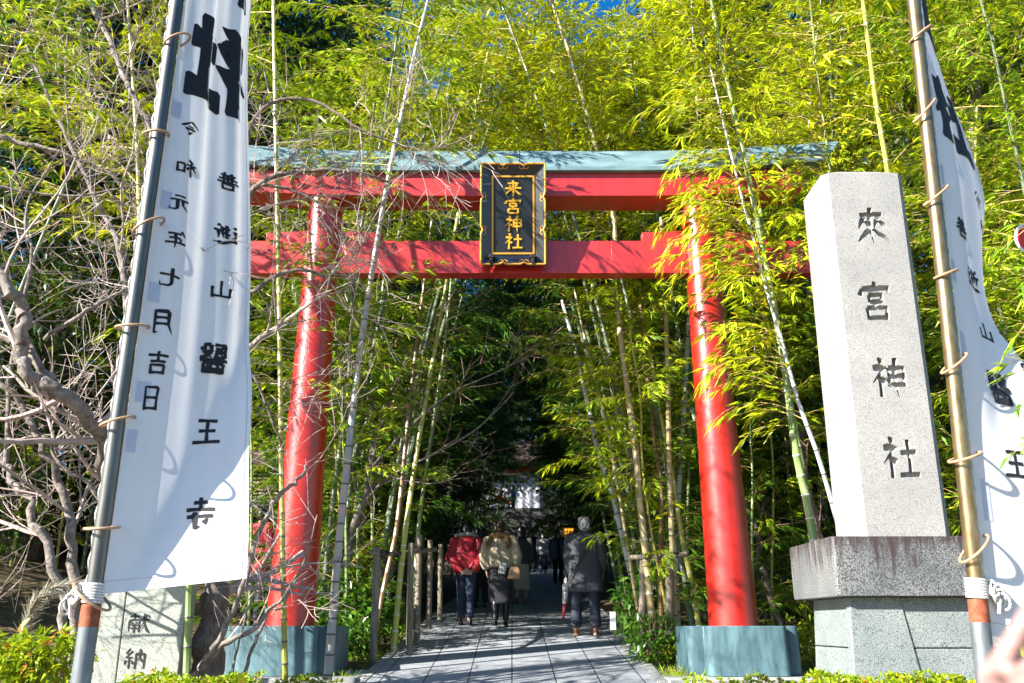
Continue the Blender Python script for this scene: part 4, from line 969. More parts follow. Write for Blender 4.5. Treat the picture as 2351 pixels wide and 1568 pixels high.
# ------------------------------------------------------------------ bare trees
def twigs(mb, p, d, L, r, depth, rg, curl=0.12, grav=0.0, rmin=.0035, kids=3, up=0.0):
    n = max(3, int(L / .16)); pts = [p.copy()]; rad = [r]; q = p.copy(); dd = d.normalized()
    r1 = max(rmin * .8, r * .5)
    for i in range(n):
        dd = (dd + rv(rg, curl) + Vector((0, 0, up - grav))).normalized(); q = q + dd * (L / n); pts.append(q.copy()); rad.append(r + (r1 - r) * (i + 1) / n)
    mb.tube(pts, rad, 7 if r > .02 else (5 if r > .008 else 3), 0, False)
    if depth <= 0: return
    m = max(2, int(kids * L / .5 * rg.uniform(.8, 1.3)))
    m = min(m, 9)
    for k in range(m):
        t = rg.uniform(.15, 1.0) * n; i = min(int(t), n - 1); a = pts[i].lerp(pts[i + 1], t - i); tan = (pts[i + 1] - pts[i]).normalized()
        s, u = frame_of(tan); ph = rg.random() * 6.283; cd = (tan * rg.uniform(.5, 1.0) + (s * math.cos(ph) + u * math.sin(ph)) * rg.uniform(.5, 1.0)).normalized()
        twigs(mb, a, cd, L * rg.uniform(.38, .72), max(rmin, rad[i] * rg.uniform(.4, .62)), depth - 1, rg, curl * 1.05, grav, rmin, kids, up)
def bare_tree(label, limbs, seed, depth=3, kids=3, mat='bark_grey', tmat='twig', sub=(.9, 1.5), per=2.2, up=.02, grav=.0, rmin=.0036, curl=.12, cat='tree', name='bare_tree', aim=None, rsc=1.0):
    rg = random.Random(seed); base = Vector(at(*limbs[0][0][0])); o = thing(name, label, cat, tuple(base))
    tr = MB(); all_tw = []
    for (poly, r0, r1, grow) in limbs:
        tw = MB()
        if grow >= .5: all_tw.append(tw)
        P = smooth_path(P3(poly), 4); n = len(P); P = [p + rv(rg, min(.02, r1 * .6)) for p in P]
        tr.tube(P, [(r0 + (r1 - r0) * k / (n - 1)) * rsc * rg.uniform(.9, 1.12) for k in range(n)], 10)
        if not grow: continue
        L = sum((b - a).length for a, b in zip(P[:-1], P[1:])); m = max(1, int(L * per * grow))
        for k in range(m):
            t = rg.uniform(.12, 1) * (n - 1); i = min(int(t), n - 2); a = P[i].lerp(P[i + 1], t - i); tan = (P[i + 1] - P[i]).normalized()
            s, u = frame_of(tan); ph = rg.random() * 6.283
            cd = (tan * rg.uniform(.2, .9) + (s * math.cos(ph) + u * math.sin(ph)) + Vector((0, 0, .35)))
            if aim: cd = cd * .6 + Vector(aim)
            rr = (r0 + (r1 - r0) * t / (n - 1)) * rg.uniform(.22, .42)
            twigs(tw, a, cd.normalized(), rg.uniform(*sub), max(rr, rmin * 1.5), depth, rg, curl, grav, rmin, kids, up)
        if grow < .5: tr.add(tw.v, tw.f, 1)
    tr.build('trunk', [MATS[mat], MATS[tmat]], o)
    for tw in all_tw:
        if tw.v: tw.build('twigs', MATS[tmat], o)
    return o
yl = 7.4
bare_tree('large bare grey tree with crooked limbs and dense leafless twigs at the left', [
    ([(150, 1560, 7.3), (142, 1380, 7.3), (105, 1250, 7.35), (60, 1150, 7.4), (15, 1080, 7.5), (-40, 980, 7.6)], .055, .035, .8),
    ([(172, 1560, 7.6), (168, 1380, 7.6), (166, 1230, 7.6), (150, 1130, 7.6), (110, 1050, 7.5), (60, 950, 7.5), (-10, 860, 7.4)], .060, .035, .8),
    ([(240, 1560, 8.75), (235, 1350, 8.6), (245, 1180, 8.2), (240, 1040, 7.6), (200, 960, 7.2), (130, 900, 7.0), (70, 868, 6.9), (42, 820, 6.85), (60, 750, 6.8), (45, 700, 6.8), (15, 660, 6.7), (-50, 560, 6.7)], .095, .055, .9),
    ([(130, 900, 7.0), (60, 800, 7.1), (-20, 760, 7.2), (-80, 730, 7.2)], .05, .03, .8),
    ([(-60, 300, 7.6), (40, 325, 7.6), (120, 345, 7.6), (190, 370, 7.7), (250, 400, 7.8), (310, 470, 7.9)], .035, .015, 1.0),
    ([(190, -40, 8.4), (250, 90, 8.3), (290, 190, 8.2), (325, 255, 8.1), (375, 335, 8.0), (440, 430, 8.0)], .045, .03, .9),
    ([(100, 775, 7.0), (170, 730, 6.9), (230, 695, 7.0), (285, 665, 7.5), (340, 650, 8.0)], .026, .012, .45),
    ([(245, 1180, 7.6), (200, 1110, 7.5), (130, 1060, 7.4), (110, 1010, 7.4), (60, 970, 7.4)], .028, .014, .8),
    ([(270, 1200, 7.8), (300, 900, 7.9), (280, 600, 8.0), (200, 420, 8.1), (120, 250, 8.2), (60, 100, 8.3)], .05, .02, 1.0),
    ([(15, 1080, 7.5), (30, 800, 7.6), (70, 600, 7.7), (60, 480, 7.8), (120, 380, 7.9)], .03, .012, 1.0),
    ([(-40, 420, 7.2), (60, 440, 7.3), (150, 450, 7.4), (240, 440, 7.4), (330, 420, 7.5)], .022, .008, 1.2),
], 11, depth=3, kids=2.6, per=2.0, rsc=.74, rmin=.0027)
bare_tree('rough dark cherry trunk with long arching leafless branches beside the left gate pedestal', [
    ([(478, 1565, 8.5), (482, 1450, 8.5), (488, 1340, 8.5), (480, 1150, 8.6), (500, 950, 8.7), (540, 780, 8.8)], .15, .07, .3),
    ([(500, 1120, 8.6), (560, 720, 8.6), (590, 665, 8.5), (640, 630, 8.5), (700, 620, 8.5), (750, 640, 8.6), (790, 700, 8.7), (850, 780, 8.8)], .03, .008, .9),
    ([(540, 780, 8.8), (555, 500, 8.7), (600, 420, 8.6), (680, 395, 8.6), (760, 390, 8.6), (830, 395, 8.6), (900, 420, 8.7)], .04, .01, 1.1),
    ([(540, 780, 8.8), (560, 460, 8.7), (640, 430, 8.6), (720, 460, 8.6), (790, 520, 8.6)], .03, .008, 1.0),
    ([(555, 500, 8.7), (570, 300, 8.8), (640, 230, 8.8), (740, 240, 8.8), (830, 300, 8.8), (930, 340, 8.9), (1000, 400, 9)], .03, .008, 1.1),
    ([(490, 1200, 8.5), (540, 900, 8.4), (580, 860, 8.4), (630, 980, 8.4), (660, 1050, 8.4)], .026, .006, .8),
], 12, depth=2, kids=3, mat='bark_dark', per=2.2, grav=.05, sub=(.7, 1.4), curl=.10)
bare_tree('low bare shrub with a thick bent branch reaching up across the left gate pillar', [
    ([(440, 1565, 8.15), (470, 1520, 8.1), (500, 1470, 8.0), (545, 1380, 8.0), (585, 1250, 8.0), (620, 1170, 8.0), (655, 1125, 8.0), (690, 1095, 8.0), (704, 1070, 8.0)], .030, .015, .35),
    ([(440, 1565, 8.15), (500, 1490, 8.1), (545, 1462, 8.1), (590, 1440, 8.1), (612, 1400, 8.1), (640, 1385, 8.1), (660, 1360, 8.1), (680, 1320, 8.1)], .028, .010, 1.0),
    ([(560, 1562, 8.3), (572, 1510, 8.3), (592, 1460, 8.3), (620, 1400, 8.3), (650, 1390, 8.3), (700, 1280, 8.3), (730, 1180, 8.3)], .018, .006, 1.3),
    ([(530, 1562, 8.3), (545, 1490, 8.3), (560, 1430, 8.3), (575, 1380, 8.3)], .012, .004, 1.0),
], 13, depth=2, kids=3, per=2.6, sub=(.4, .9), rmin=.003, up=.05, cat='shrub', name='bare_shrub')
bare_tree('bare maple with reddish twigs fanning right, behind the left gate pillar', [
    ([(775, 1420, 12.3), (800, 1250, 12.3), (830, 1160, 12.3), (848, 1080, 12.3), (856, 1000, 12.3), (850, 900, 12.3)], .07, .03, .5),
    ([(830, 1160, 12.3), (900, 1090, 12.2), (1000, 1040, 12.0), (1100, 980, 11.9), (1180, 900, 11.8)], .022, .006, 1.2),
    ([(848, 1080, 12.3), (940, 980, 12.2), (1040, 900, 12.0), (1130, 860, 11.9), (1210, 820, 11.8)], .022, .005, 1.2),
    ([(848, 1080, 12.3), (900, 900, 12.2), (960, 780, 12.1), (1040, 690, 12.0)], .022, .005, 1.2),
    ([(830, 1160, 12.3), (780, 1000, 12.1), (740, 900, 12.0), (700, 800, 12.0)], .022, .006, 1.0),
    ([(848, 1080, 12.3), (920, 1100, 12.1), (1000, 1110, 12.0), (1050, 1090, 11.9)], .015, .005, 1.2),
], 14, depth=2, kids=2.2, mat='bark_grey', tmat='twig_red', per=1.5, sub=(.6, 1.2), curl=.07, up=.02, aim=(.5, -.1, .25))
for lab, pts, rr in (('dark bare trunk curving left, behind the right gate pillar', [(1900, 1420, 11.8), (1880, 1240, 11.8), (1850, 1130, 11.9), (1835, 1040, 12), (1800, 900, 12.2)], .07),
                     ('brown upright trunk just left of the stone pillar', [(1862, 1400, 12.4), (1858, 1240, 12.4), (1850, 1120, 12.4), (1830, 950, 12.6)], .075),
                     ('crooked low dark trunk behind the right gate pedestal', [(1790, 1440, 12.1), (1760, 1330, 12.1), (1735, 1290, 12.1), (1740, 1240, 12.1), (1720, 1170, 12.2), (1690, 1100, 12.3)], .05)):
    bare_tree(lab, [(pts, rr, rr * .6, .4)], int(pts[0][0]), depth=2, kids=2, mat='bark_dark', tmat='twig_red', per=2, sub=(.5, 1))

# ------------------------------------------------------------------ low plants
def shrub(name, label, cat, c, r, n, leaf, ll, seed, asp=.42, stems=8, h=None, stem='stem_green', droop=.12, group=None):
    rg = random.Random(seed); o = thing(name, label, cat, tuple(c), group); lv, mb = Leaves(), MB(); c = Vector(c); h = h or r[2]
    for k in range(stems):
        a = rg.random() * 6.28; e = c + Vector((math.cos(a) * r[0] * .8 * rg.random(), math.sin(a) * r[1] * .8 * rg.random(), h * rg.uniform(.6, 1)))
        m = c.lerp(e, .5) + rv(rg, .03); mb.tube([c + Vector(((e.x - c.x) * .3, (e.y - c.y) * .3, -.03)), m, e], [.008, .006, .003], 4)
    for k in range(n):
        v = rv(rg).normalized() * (rg.random() ** .4); p = c + Vector((v.x * r[0], v.y * r[1], h * .52 + v.z * h * .5))
        for j in range(rg.randint(3, 6)):
            d = (v * .7 + rv(rg, .6) + Vector((0, 0, -.05))).normalized(); l = ll * rg.uniform(.6, 1.2); lv.leaf(p + rv(rg, .02), d, Vector((rg.gauss(0, .4), rg.gauss(0, .4), 1)), l, l * asp)
    mb.build('stems', MATS[stem], o); lv.build('foliage', MATS[leaf], o, droop, wide=.45)
    return o
def onground(u, v, Y): p = at(u, v, Y); return (p.x, Y, ground_z(p.x, Y) - .02)
def base_z(u, v, Y): return at(u, v, Y)
shrub('leafy_shrub', 'glossy yellow-green shrub with drooping leaves in the bottom left corner', 'shrub', base_z(60, 1585, 5.9), (.36, .3, .34), 260, 'leaf_bright', .085, 61, .4, 14, .34)
shrub('leafy_shrub', 'large-leaved dark glossy shrub beside the right pillar of the left posts', 'shrub', onground(800, 1440, 12.0), (.75, .5, 1.0), 420, 'leaf_shrub', .12, 62, .45, 16)
tagl = [o for o in COL.objects if o.get('label', '').startswith('large-leaved dark')]; tagl[0]['label'] = 'large-leaved dark glossy shrub between the left gate pillar and the wooden posts'
shrub('leafy_shrub', 'glossy bright green shrub with reddish stems right of the elderly man', 'shrub', onground(1472, 1440, 12.2), (.36, .4, 1.0), 220, 'leaf_shrub', .125, 63, .42, 26, 1.05, 'twig_red')
shrub('leafy_shrub', 'small bright shrub at the foot of the orange-brown bamboo', 'shrub', onground(1500, 1500, 10.9), (.30, .25, .62), 110, 'leaf_shrub', .11, 64, .42, 14, .62, 'twig_red')
for k, (u, v, Y, rx, hh) in enumerate([(1560, 1530, 10.9, .35, .35), (1585, 1490, 11.2, .3, .4), (1640, 1470, 11.6, .4, .35), (1830, 1500, 10.9, .35, .45), (1850, 1420, 11.4, .5, .5), (1700, 1440, 12.0, .6, .45)]):
    shrub('ground_shrub', 'low yellow-green shrub on the soil behind the right gate pedestal', 'shrub', onground(u, v, Y), (rx, .25, hh), 110, 'leaf_bright', .075, 70 + k, .36, 8, hh, group='low shrubs behind the right pedestal')
for k, (u, Y, rx) in enumerate([(770, 11.6, .35), (760, 12.6, .5), (820, 11.4, .25)]):
    shrub('ground_shrub', 'low green shrub on the soil behind the left gate pedestal', 'shrub', onground(u, 1440, Y), (rx, .3, .55), 130, 'leaf_shrub', .09, 80 + k, .42, 8, .55, group='low shrubs behind the left pedestal')
def hedge(label, u0, u1, v, Y, seed, leaf, n, hh=.16, name='hedge'):
    a, b = at(u0, v, Y), at(u1, v, Y); rg = random.Random(seed); o = thing(name, label, 'hedge', ((a.x + b.x) / 2, Y, gz(Y)))
    lv, mb = Leaves(), MB()
    for k in range(n):
        x = rg.uniform(a.x, b.x); t = (x - a.x) / (b.x - a.x); zt = a.z + (b.z - a.z) * t + .025 * math.sin(x * 9) + .02 * math.sin(x * 23)
        z = zt - abs(rg.gauss(0, hh)); y = Y + rg.uniform(-.15, .45)
        p = Vector((x, y, z))
        for j in range(5):
            d = Vector((rg.gauss(0, .7), rg.gauss(-.15, .6), rg.uniform(.1, .9))); l = rg.uniform(.03, .06); lv.leaf(p, d, rv(rg) + Vector((0, -.3, 1)), l, l * .42)
        if k % 6 == 0: mb.tube([(x, y, gz(Y)), (x, y, z)], [.006, .003], 4)
    mb.build('stems', MATS['stem_green'], o); lv.build('foliage', MATS[leaf], o, .05, wide=.5); return o
hedge('clipped leafy green hedge along the bottom edge in front of the dedication stone', 270, 570, 1560, 6.9, 91, 'leaf_bright', 900)
hedge('clipped leafy green hedge at the foot of the stone pillar', 1880, 2260, 1562, 6.7, 92, 'leaf_bright', 1300)
hedge('thin sprigs of yellow-green hedge in front of the right gate pedestal', 1580, 1880, 1563, 8.6, 93, 'leaf_bright', 300, .1)
hedge('thin sprigs of green hedge in front of the left gate pedestal', 640, 770, 1562, 8.6, 94, 'leaf_bright', 140, .1)
# fallen leaves and grass on the beds: nobody could count them
rg = random.Random(8); lv = Leaves()
for k in range(9000):
    sg = 1 if rg.random() < .55 else -1; Y = rg.uniform(9.6, 17); x = pathx(Y) + sg * (1.6 + abs(rg.gauss(0, 1.5)))
    l = rg.uniform(.05, .12); lv.leaf((x, Y, ground_z(x, Y) + rg.uniform(.005, .03)), (rg.gauss(0, 1), rg.gauss(0, 1), .1), (rg.gauss(0, .3), rg.gauss(0, .3), 1), l, l * .16)
tag(lv.build('leaf_litter', MATS['leaf_litter']), kind='stuff')
lv = Leaves()
for k in range(5200):
    sg = 1 if rg.random() < .6 else -1; Y = rg.uniform(9.8, 15); x = pathx(Y) + sg * (1.62 + abs(rg.gauss(0, .9)))
    if math.sin(x * 5 + Y * 3) + math.sin(x * 2.1 - Y * 4) < .2: continue
    for j in range(3):
        l = rg.uniform(.06, .2); lv.leaf((x + rg.gauss(0, .03), Y + rg.gauss(0, .03), ground_z(x, Y)), (rg.gauss(0, .5), rg.gauss(0, .5), 1), rv(rg), l, .008)
tag(lv.build('grass', MATS['leaf_lime'], None, .25), kind='stuff')
# pampas plume
b, m, e = at(40, 1500, 6.2), at(70, 1400, 6.2), at(150, 1345, 6.2)
pp = thing('pampas_grass', 'feathery grey pampas plume bending right at the lower left', 'grass plume', tuple(at(15, 1600, 6.2)))
mb = MB(); mb.tube(smooth_path([at(5, 1640, 6.2), at(25, 1520, 6.2), b, m, at(100, 1365, 6.2), e]), .004, 5); mb.build('stalk', MATS['stem'], pp)
lv = Leaves(); rg = random.Random(4); pth = smooth_path([b, m, at(100, 1365, 6.2), at(130, 1348, 6.2), at(180, 1338, 6.2)], 20)
for k in range(1500):
    i = rg.randrange(len(pth) - 1); p = pth[i]; tan = (pth[i + 1] - pth[i]).normalized(); d = tan + rv(rg, .30) + Vector((.1, 0, -.25)); l = rg.uniform(.06, .16); lv.leaf(p, d, rv(rg), l, .004)
lv.build('plume', MATS['plume'], pp, .12)
# a slim bamboo just past the right edge whose leaf sprays reach in front of the banner
bamboo('slim bamboo at the right edge with green leaf sprays reaching over the right banner', P3([(2480, 1600, 5.0), (2470, 1200, 5.0), (2450, 800, 5.0), (2425, 400, 5.0), (2400, 200, 5.0)]), .015, .010, 'culm_yellow', 'leaf_lime', 95,
       [(.35, .75, 8, .36, .36)], az=(3.2, .35), ls=.85, elev=(-.1, .4), fan=(3, 6))

# ------------------------------------------------------------------ wooden posts and rails that hold the bamboo
def support(label, posts, rails, ties, seed):
    b = at(*posts[0][0]); o = thing('bamboo_support', label, 'support frame', (b.x, b.y, ground_z(b.x, b.y))); rg = random.Random(seed)
    for (p0, p1, r) in posts:
        a, e = at(*p0), at(*p1); mb = MB(); mb.tube([a + (a - e).normalized() * .15, a.lerp(e, .5), e - (e - a).normalized() * .015, e], [r, r * .97, r * .95, r * .85], 14); mb.build('post', MATS['wood_old'], o, angle=35)
    for (p, r) in rails:
        mb = MB(); mb.tube(smooth_path(P3(p), 3), r, 9); mb.build('rail', MATS['wood_old'], o, angle=50)
    for t in ties:
        c = at(*t); mb = MB()
        for q in range(3):
            pts = [c + Vector((.05 * math.cos(2 * math.pi * j / 12), -.01 + .05 * math.sin(2 * math.pi * j / 12), -.02 + .02 * q + .012 * math.cos(2 * math.pi * j / 12 + q))) for j in range(13)]
            mb.tube(pts, .008, 5)
        mb.build('lashing', MATS['iron'], o)
support('row of weathered wooden posts with a lashed rail on the left edge of the path',
        [((857, 1505, 11.1), (867, 1257, 11.1), .047), ((940, 1480, 11.6), (944, 1247, 11.6), .042), ((957, 1448, 12.3), (963, 1228, 12.3), .045), ((985, 1420, 13.4), (988, 1240, 13.4), .04), ((1010, 1400, 14.4), (1012, 1250, 14.4), .04)],
        [([(850, 1268, 11.02), (905, 1272, 11.3), (965, 1265, 12.2), (1000, 1262, 13.4)], .030)], [(884, 1270, 11.1), (912, 1272, 11.3), (962, 1262, 12.2)], 1)
support('pale wooden stakes with a lashed rail in the bamboo clump right of the path',
        [((1473, 1512, 11.25), (1477, 1275, 11.25), .046), ((1537, 1530, 11.0), (1537, 1268, 11.0), .050)],
        [([(1448, 1280, 11.35), (1490, 1278, 11.12), (1540, 1278, 10.92), (1575, 1272, 10.95)], .030)], [(1490, 1278, 11.12), (1520, 1278, 11.0), (1550, 1276, 10.95)], 2)
tg = at(1408, 1448, 11.9); tt = thing('plant_tag', 'small blank white tag on a stake beside the right edge of the path', 'tag', tuple(tg))
mb = MB(); mb.box(tg + Vector((0, 0, .12)), (.075, .006, .22)); mb.build('plate', M('tag_white', (.72, .73, .75), .5, .05), tt, bevel=.003)
mb = MB(); mb.tube([tg + Vector((0, .008, -.12)), tg + Vector((0, .008, .2))], .006, 6); mb.build('stake', MATS['wood_dark'], tt)

# ------------------------------------------------------------------ wooden stall behind the left pillar
KY = 15.5
k0 = at(470, 1330, KY); k1 = at(815, 1330, KY); zg = gz(KY)
st = thing('stall', 'wooden stall with a layered split-wood eave behind the left gate pillar', 'stall', ((k0.x + k1.x) / 2, KY, zg))
ze, zr = at(560, 1150, KY).z, at(560, 1060, KY).z; ztop = at(560, 1050, KY).z
mb = MB()
for q in range(9):
    t = q / 8; mb.box(((k0.x + k1.x) / 2, KY + .10 + .09 * t, ze + (ztop - .22 - ze) * t), (k1.x - k0.x + .5, .22, .03), mi=0)
mb.build('eave', MATS['thatch'], st, smooth=False)
mb = MB(); mb.loft([[(k0.x - .4, KY - .05, ztop - .2), (k1.x + .4, KY - .05, ztop - .2), (k1.x + .4, KY - .05, ztop - .02), (k0.x - .4, KY - .05, ztop - .02)], [(k0.x - .4, KY + 2.4, ztop + .55), (k1.x + .4, KY + 2.4, ztop + .55), (k1.x + .4, KY + 2.4, ztop + .75), (k0.x - .4, KY + 2.4, ztop + .75)]])
mb.build('roof', MATS['wood_dark'], st, smooth=False)
mb = MB(); mb.box(((k0.x + k1.x) / 2, KY + .35, ze - .12), (k1.x - k0.x + .2, .14, .16)); mb.build('lintel', MATS['wood_brown'], st, smooth=False)
for f in (0, .33, .67, 1):
    mb = MB(); x = k0.x + (k1.x - k0.x) * f; mb.box((x, KY + .35, (zg + ze - .2) / 2), (.13, .13, ze - .2 - zg + .1)); mb.build('post', MATS['wood_brown'], st, smooth=False)
mb = MB(); mb.box(((k0.x + k1.x) / 2, KY + 1.9, (zg + ze) / 2 - .1), (k1.x - k0.x, .08, ze - zg)); 
for f in range(12): mb.box((k0.x + (k1.x - k0.x) * (f + .5) / 12, KY + 1.85, (zg + ze) / 2 - .1), (.03, .03, ze - zg - .1))
mb.build('back_wall', MATS['wood_dark'], st, smooth=False)
mb = MB(); mb.box(((k0.x + k1.x) / 2, KY + .55, zg + .42), (k1.x - k0.x - .2, .5, .84)); mb.box(((k0.x + k1.x) / 2, KY + .5, zg + .87), (k1.x - k0.x - .1, .7, .05)); mb.build('counter', MATS['wood_brown'], st, smooth=False)

# ------------------------------------------------------------------ the far end: steps, gate house, lanterns
E0 = 43.0; xc = pathx(E0) + .0; z0 = gz(42)
ztop_ = at(1180, 1177, 50).z
sp = thing('stone_stairs', 'broad flight of stone steps coloured dark for their shadow at the far end of the path', 'stairs', (xc, E0, z0))
M('stone_shaded', (.045, .045, .048), .8, .3, 4)  # stone coloured darker to carry the shadow over the far steps
n = 15; hh = (ztop_ - z0) / n; mb = MB()
for k in range(n): mb.box((xc, E0 + .35 * k + (50 - E0) / 2, z0 + hh * (k + .5)), (4.2, (50 - E0) - .0, hh - .003))
mb.build('steps', MATS['stone_shaded'], sp, smooth=False)
for sg in (-1, 1):
    mb = MB(); mb.loft([[(xc + sg * 2.3 - .18, E0 - .2, z0 - .1), (xc + sg * 2.3 + .18, E0 - .2, z0 - .1), (xc + sg * 2.3 + .18, E0 - .2, z0 + .35), (xc + sg * 2.3 - .18, E0 - .2, z0 + .35)],
                        [(xc + sg * 2.3 - .18, 50, z0 + 1), (xc + sg * 2.3 + .18, 50, z0 + 1), (xc + sg * 2.3 + .18, 50, ztop_ + .35), (xc + sg * 2.3 - .18, 50, ztop_ + .35)]])
    mb.build('cheek_wall', MATS['stone_shaded'], sp, smooth=False)
tag(sheet('terrace', xc - 12, xc + 12, [48.2, 62], lambda x, Y: ztop_ - .004 + .0 * x, MATS['stone_shaded']), kind='structure')
HY = 58.0
a, b = at(1112, 1160, HY), at(1240, 1160, HY); ztp = at(1180, 1082, HY).z; zb = ztop_
hall = thing('shrine_hall', 'red-beamed shrine building hung with a white crested curtain at the top of the far steps', 'shrine building', ((a.x + b.x) / 2, HY, zb))
for f in (0, .32, .68, 1):
    mb = MB(); mb.tube([(a.x + (b.x - a.x) * f, HY, zb), (a.x + (b.x - a.x) * f, HY, ztp + .2)], .16, 12); mb.build('column', MATS['red'], hall)
mb = MB(); mb.box(((a.x + b.x) / 2, HY - .02, ztp + .02), (b.x - a.x + 1.4, .3, .36)); mb.build('lintel', MATS['red'], hall)
mb = MB(); vs = []; nx, nz = 40, 10; zc_ = at(1180, 1178, HY).z
for j in range(nz + 1):
    for i in range(nx + 1):
        x = a.x + (b.x - a.x) * i / nx; zz = ztp - .17 + (zc_ - ztp - .1 + .5 * abs(i / nx - .5)) * j / nz; vs.append((x, HY - .22 + .05 * math.sin(i * 1.1), zz))
mb.add(vs, [(j * (nx + 1) + i, j * (nx + 1) + i + 1, (j + 1) * (nx + 1) + i + 1, (j + 1) * (nx + 1) + i) for j in range(nz) for i in range(nx)])
cu = mb.build('curtain', MATS['cloth'], hall)
mb = MB(); cc = at(1176, 1118, HY - .32)
for (dx, dz, r) in [(0, .0, .16), (-.42, .05, .14), (.42, .05, .14), (-.2, .36, .14), (.2, .36, .14), (-.2, -.33, .14), (.2, -.33, .14), (0, .66, .12), (-.6, .36, .11), (.6, .36, .11), (0, -.6, .11), (-.62, -.3, .11), (.62, -.3, .11)]:
    mb.add([(cc.x + dx + r * math.cos(k * math.pi / 5), HY - .31, cc.z + dz + r * math.sin(k * math.pi / 5)) for k in range(10)], [tuple(range(9, -1, -1))])
mb.build('crest', MATS['ink'], cu, smooth=False)
mb = MB(); zr = ztp + .25
mb.loft([[(a.x - 1.6, HY - 1.4, zr), (b.x + 1.6, HY - 1.4, zr), (b.x + 1.6, HY + 6, zr), (a.x - 1.6, HY + 6, zr)], [(a.x - 1.7, HY - 1.5, zr + .25), (b.x + 1.7, HY - 1.5, zr + .25), (b.x + 1.7, HY + 6, zr + .25), (a.x - 1.7, HY + 6, zr + .25)], [(a.x + .4, HY + 2.2, zr + 2.4), (b.x - .4, HY + 2.2, zr + 2.4), (b.x - .4, HY + 2.4, zr + 2.4), (a.x + .4, HY + 2.4, zr + 2.4)]])
mb.build('roof', MATS['wood_dark'], hall, smooth=False)
mb = MB(); mb.box(((a.x + b.x) / 2, HY + 2.5, (zb + ztp) / 2), (b.x - a.x, .1, ztp - zb)); mb.build('back_wall', MATS['wood_dark'], hall, smooth=False)
# small red roofed lantern stand and the paper lantern under it
LY = 49.5
c = at(1146, 1150, LY); ls = thing('lantern_stand', 'small red curved-roof stand holding a paper lantern at the head of the far steps', 'lantern stand', (c.x, LY, ztop_))
w = .75; ztp2 = at(1146, 1134, LY).z
mb = MB(); prof = [(-1.25, 0), (-1.0, .1), (-.55, .3), (0, .66), (.55, .3), (1.0, .1), (1.25, 0), (1.0, -.06), (.5, .06), (0, .2), (-.5, .06), (-1.0, -.06)]
mb.loft([[(c.x + x * w * .75, LY - .35, ztp2 - .55 + z * .8) for x, z in prof], [(c.x + x * w * .75, LY + .35, ztp2 - .55 + z * .8) for x, z in prof]]); mb.build('roof', MATS['red'], ls, smooth=False)
for sg in (-1, 1):
    mb = MB(); mb.box((c.x + sg * .55, LY, (ztop_ - 1.0 + ztp2 - .55) / 2), (.09, .09, ztp2 - .55 - ztop_ + 1.0)); mb.build('post', MATS['red'], ls, smooth=False)
pc = at(1149, 1163, LY - .1); pln = thing('paper_lantern', 'white paper lantern with black characters hanging under the small red roof', 'lantern', tuple(pc))
mb = MB(); R0, H0 = .27, .46
mb.loft([[(pc.x + R0 * f * math.cos(2 * math.pi * j / 20), pc.y + R0 * f * math.sin(2 * math.pi * j / 20), pc.z + H0 * z) for j in range(20)] for z, f in ((-1, .55), (-.93, .75), (-.75, .93), (-.4, 1), (0, 1), (.4, 1), (.75, .93), (.93, .75), (1, .55))])
mb.build('shade', M('paper', (.80, .80, .78), .8, .04, 8, trans=.3), pln)
for sg in (-1, 1):
    mb = MB(); mb.tube([(pc.x, pc.y, pc.z + sg * H0 * .99), (pc.x, pc.y, pc.z + sg * (H0 + .06))], R0 * .58, 14); mb.build('rim', MATS['ink'], pln)
mb = MB()
for k, ch in enumerate('来宮神社'):
    zz = pc.z + .33 - k * .22
    write(mb, ch, lambda x, y, h: (pc.x + R0 * 1.02 * math.sin(x * .26 / R0), pc.y - R0 * 1.03 * math.cos(x * .26 / R0) - h, zz + y * .2), 12)
mb.build('lettering', MATS['ink'], pln, smooth=False)
# the lit lattice lantern beside the path
gY = 30; c = at(1306, 1224, gY); gl = thing('garden_lantern', 'glowing amber lattice lantern on a dark post at the right of the path', 'lantern', (c.x, gY, gz(gY)))
mb = MB(); mb.box((c.x, gY, c.z), (.30, .30, .28)); mb.build('shade', M('amber_glow', (1.0, .36, .03), .6, .15, 9, emit=0.7), gl, smooth=False)
mb = MB()
for f in (-1, -.33, .33, 1): mb.box((c.x + .15 * f, gY - .158, c.z), (.018, .018, .30)); mb.box((c.x, gY - .158, c.z + .14 * f), (.32, .018, .016))
mb.box((c.x, gY, c.z + .19), (.48, .48, .06)); mb.box((c.x, gY, c.z - .17), (.40, .40, .05)); mb.build('lattice', MATS['wood_dark'], gl, smooth=False)
mb = MB(); mb.box((c.x, gY, (gz(gY) - .1 + c.z - .19) / 2), (.14, .14, c.z - .19 - gz(gY) + .1)); mb.build('post', MATS['wood_dark'], gl, smooth=False)
# red and white round road sign cut by the right edge
sY = 6.4; c = at(2372, 548, sY); sg_ = thing('road_sign', 'round red road sign with a white rim at the right edge behind the banner', 'road sign', (c.x, sY, gz(sY)))
def disc(r, y, th): return [[(c.x + r * math.cos(2 * math.pi * j / 40), y, c.z + r * math.sin(2 * math.pi * j / 40)) for j in range(40)], [(c.x + r * math.cos(2 * math.pi * j / 40), y + th, c.z + r * math.sin(2 * math.pi * j / 40)) for j in range(40)]]
mb = MB(); mb.loft(disc(.145, sY, .004)); mb.build('rim', M('sign_white', (.78, .78, .8), .4, .03), sg_, smooth=False)
mb = MB(); mb.loft(disc(.125, sY - .004, .003)); mb.build('face', M('sign_red', (.62, .03, .02), .4, .05), sg_, smooth=False)
mb = MB(); mb.tube([(c.x, sY + .03, gz(sY) - .2), (c.x, sY + .03, c.z + .2)], .024, 12); mb.build('post', MATS['steel_dull'], sg_)

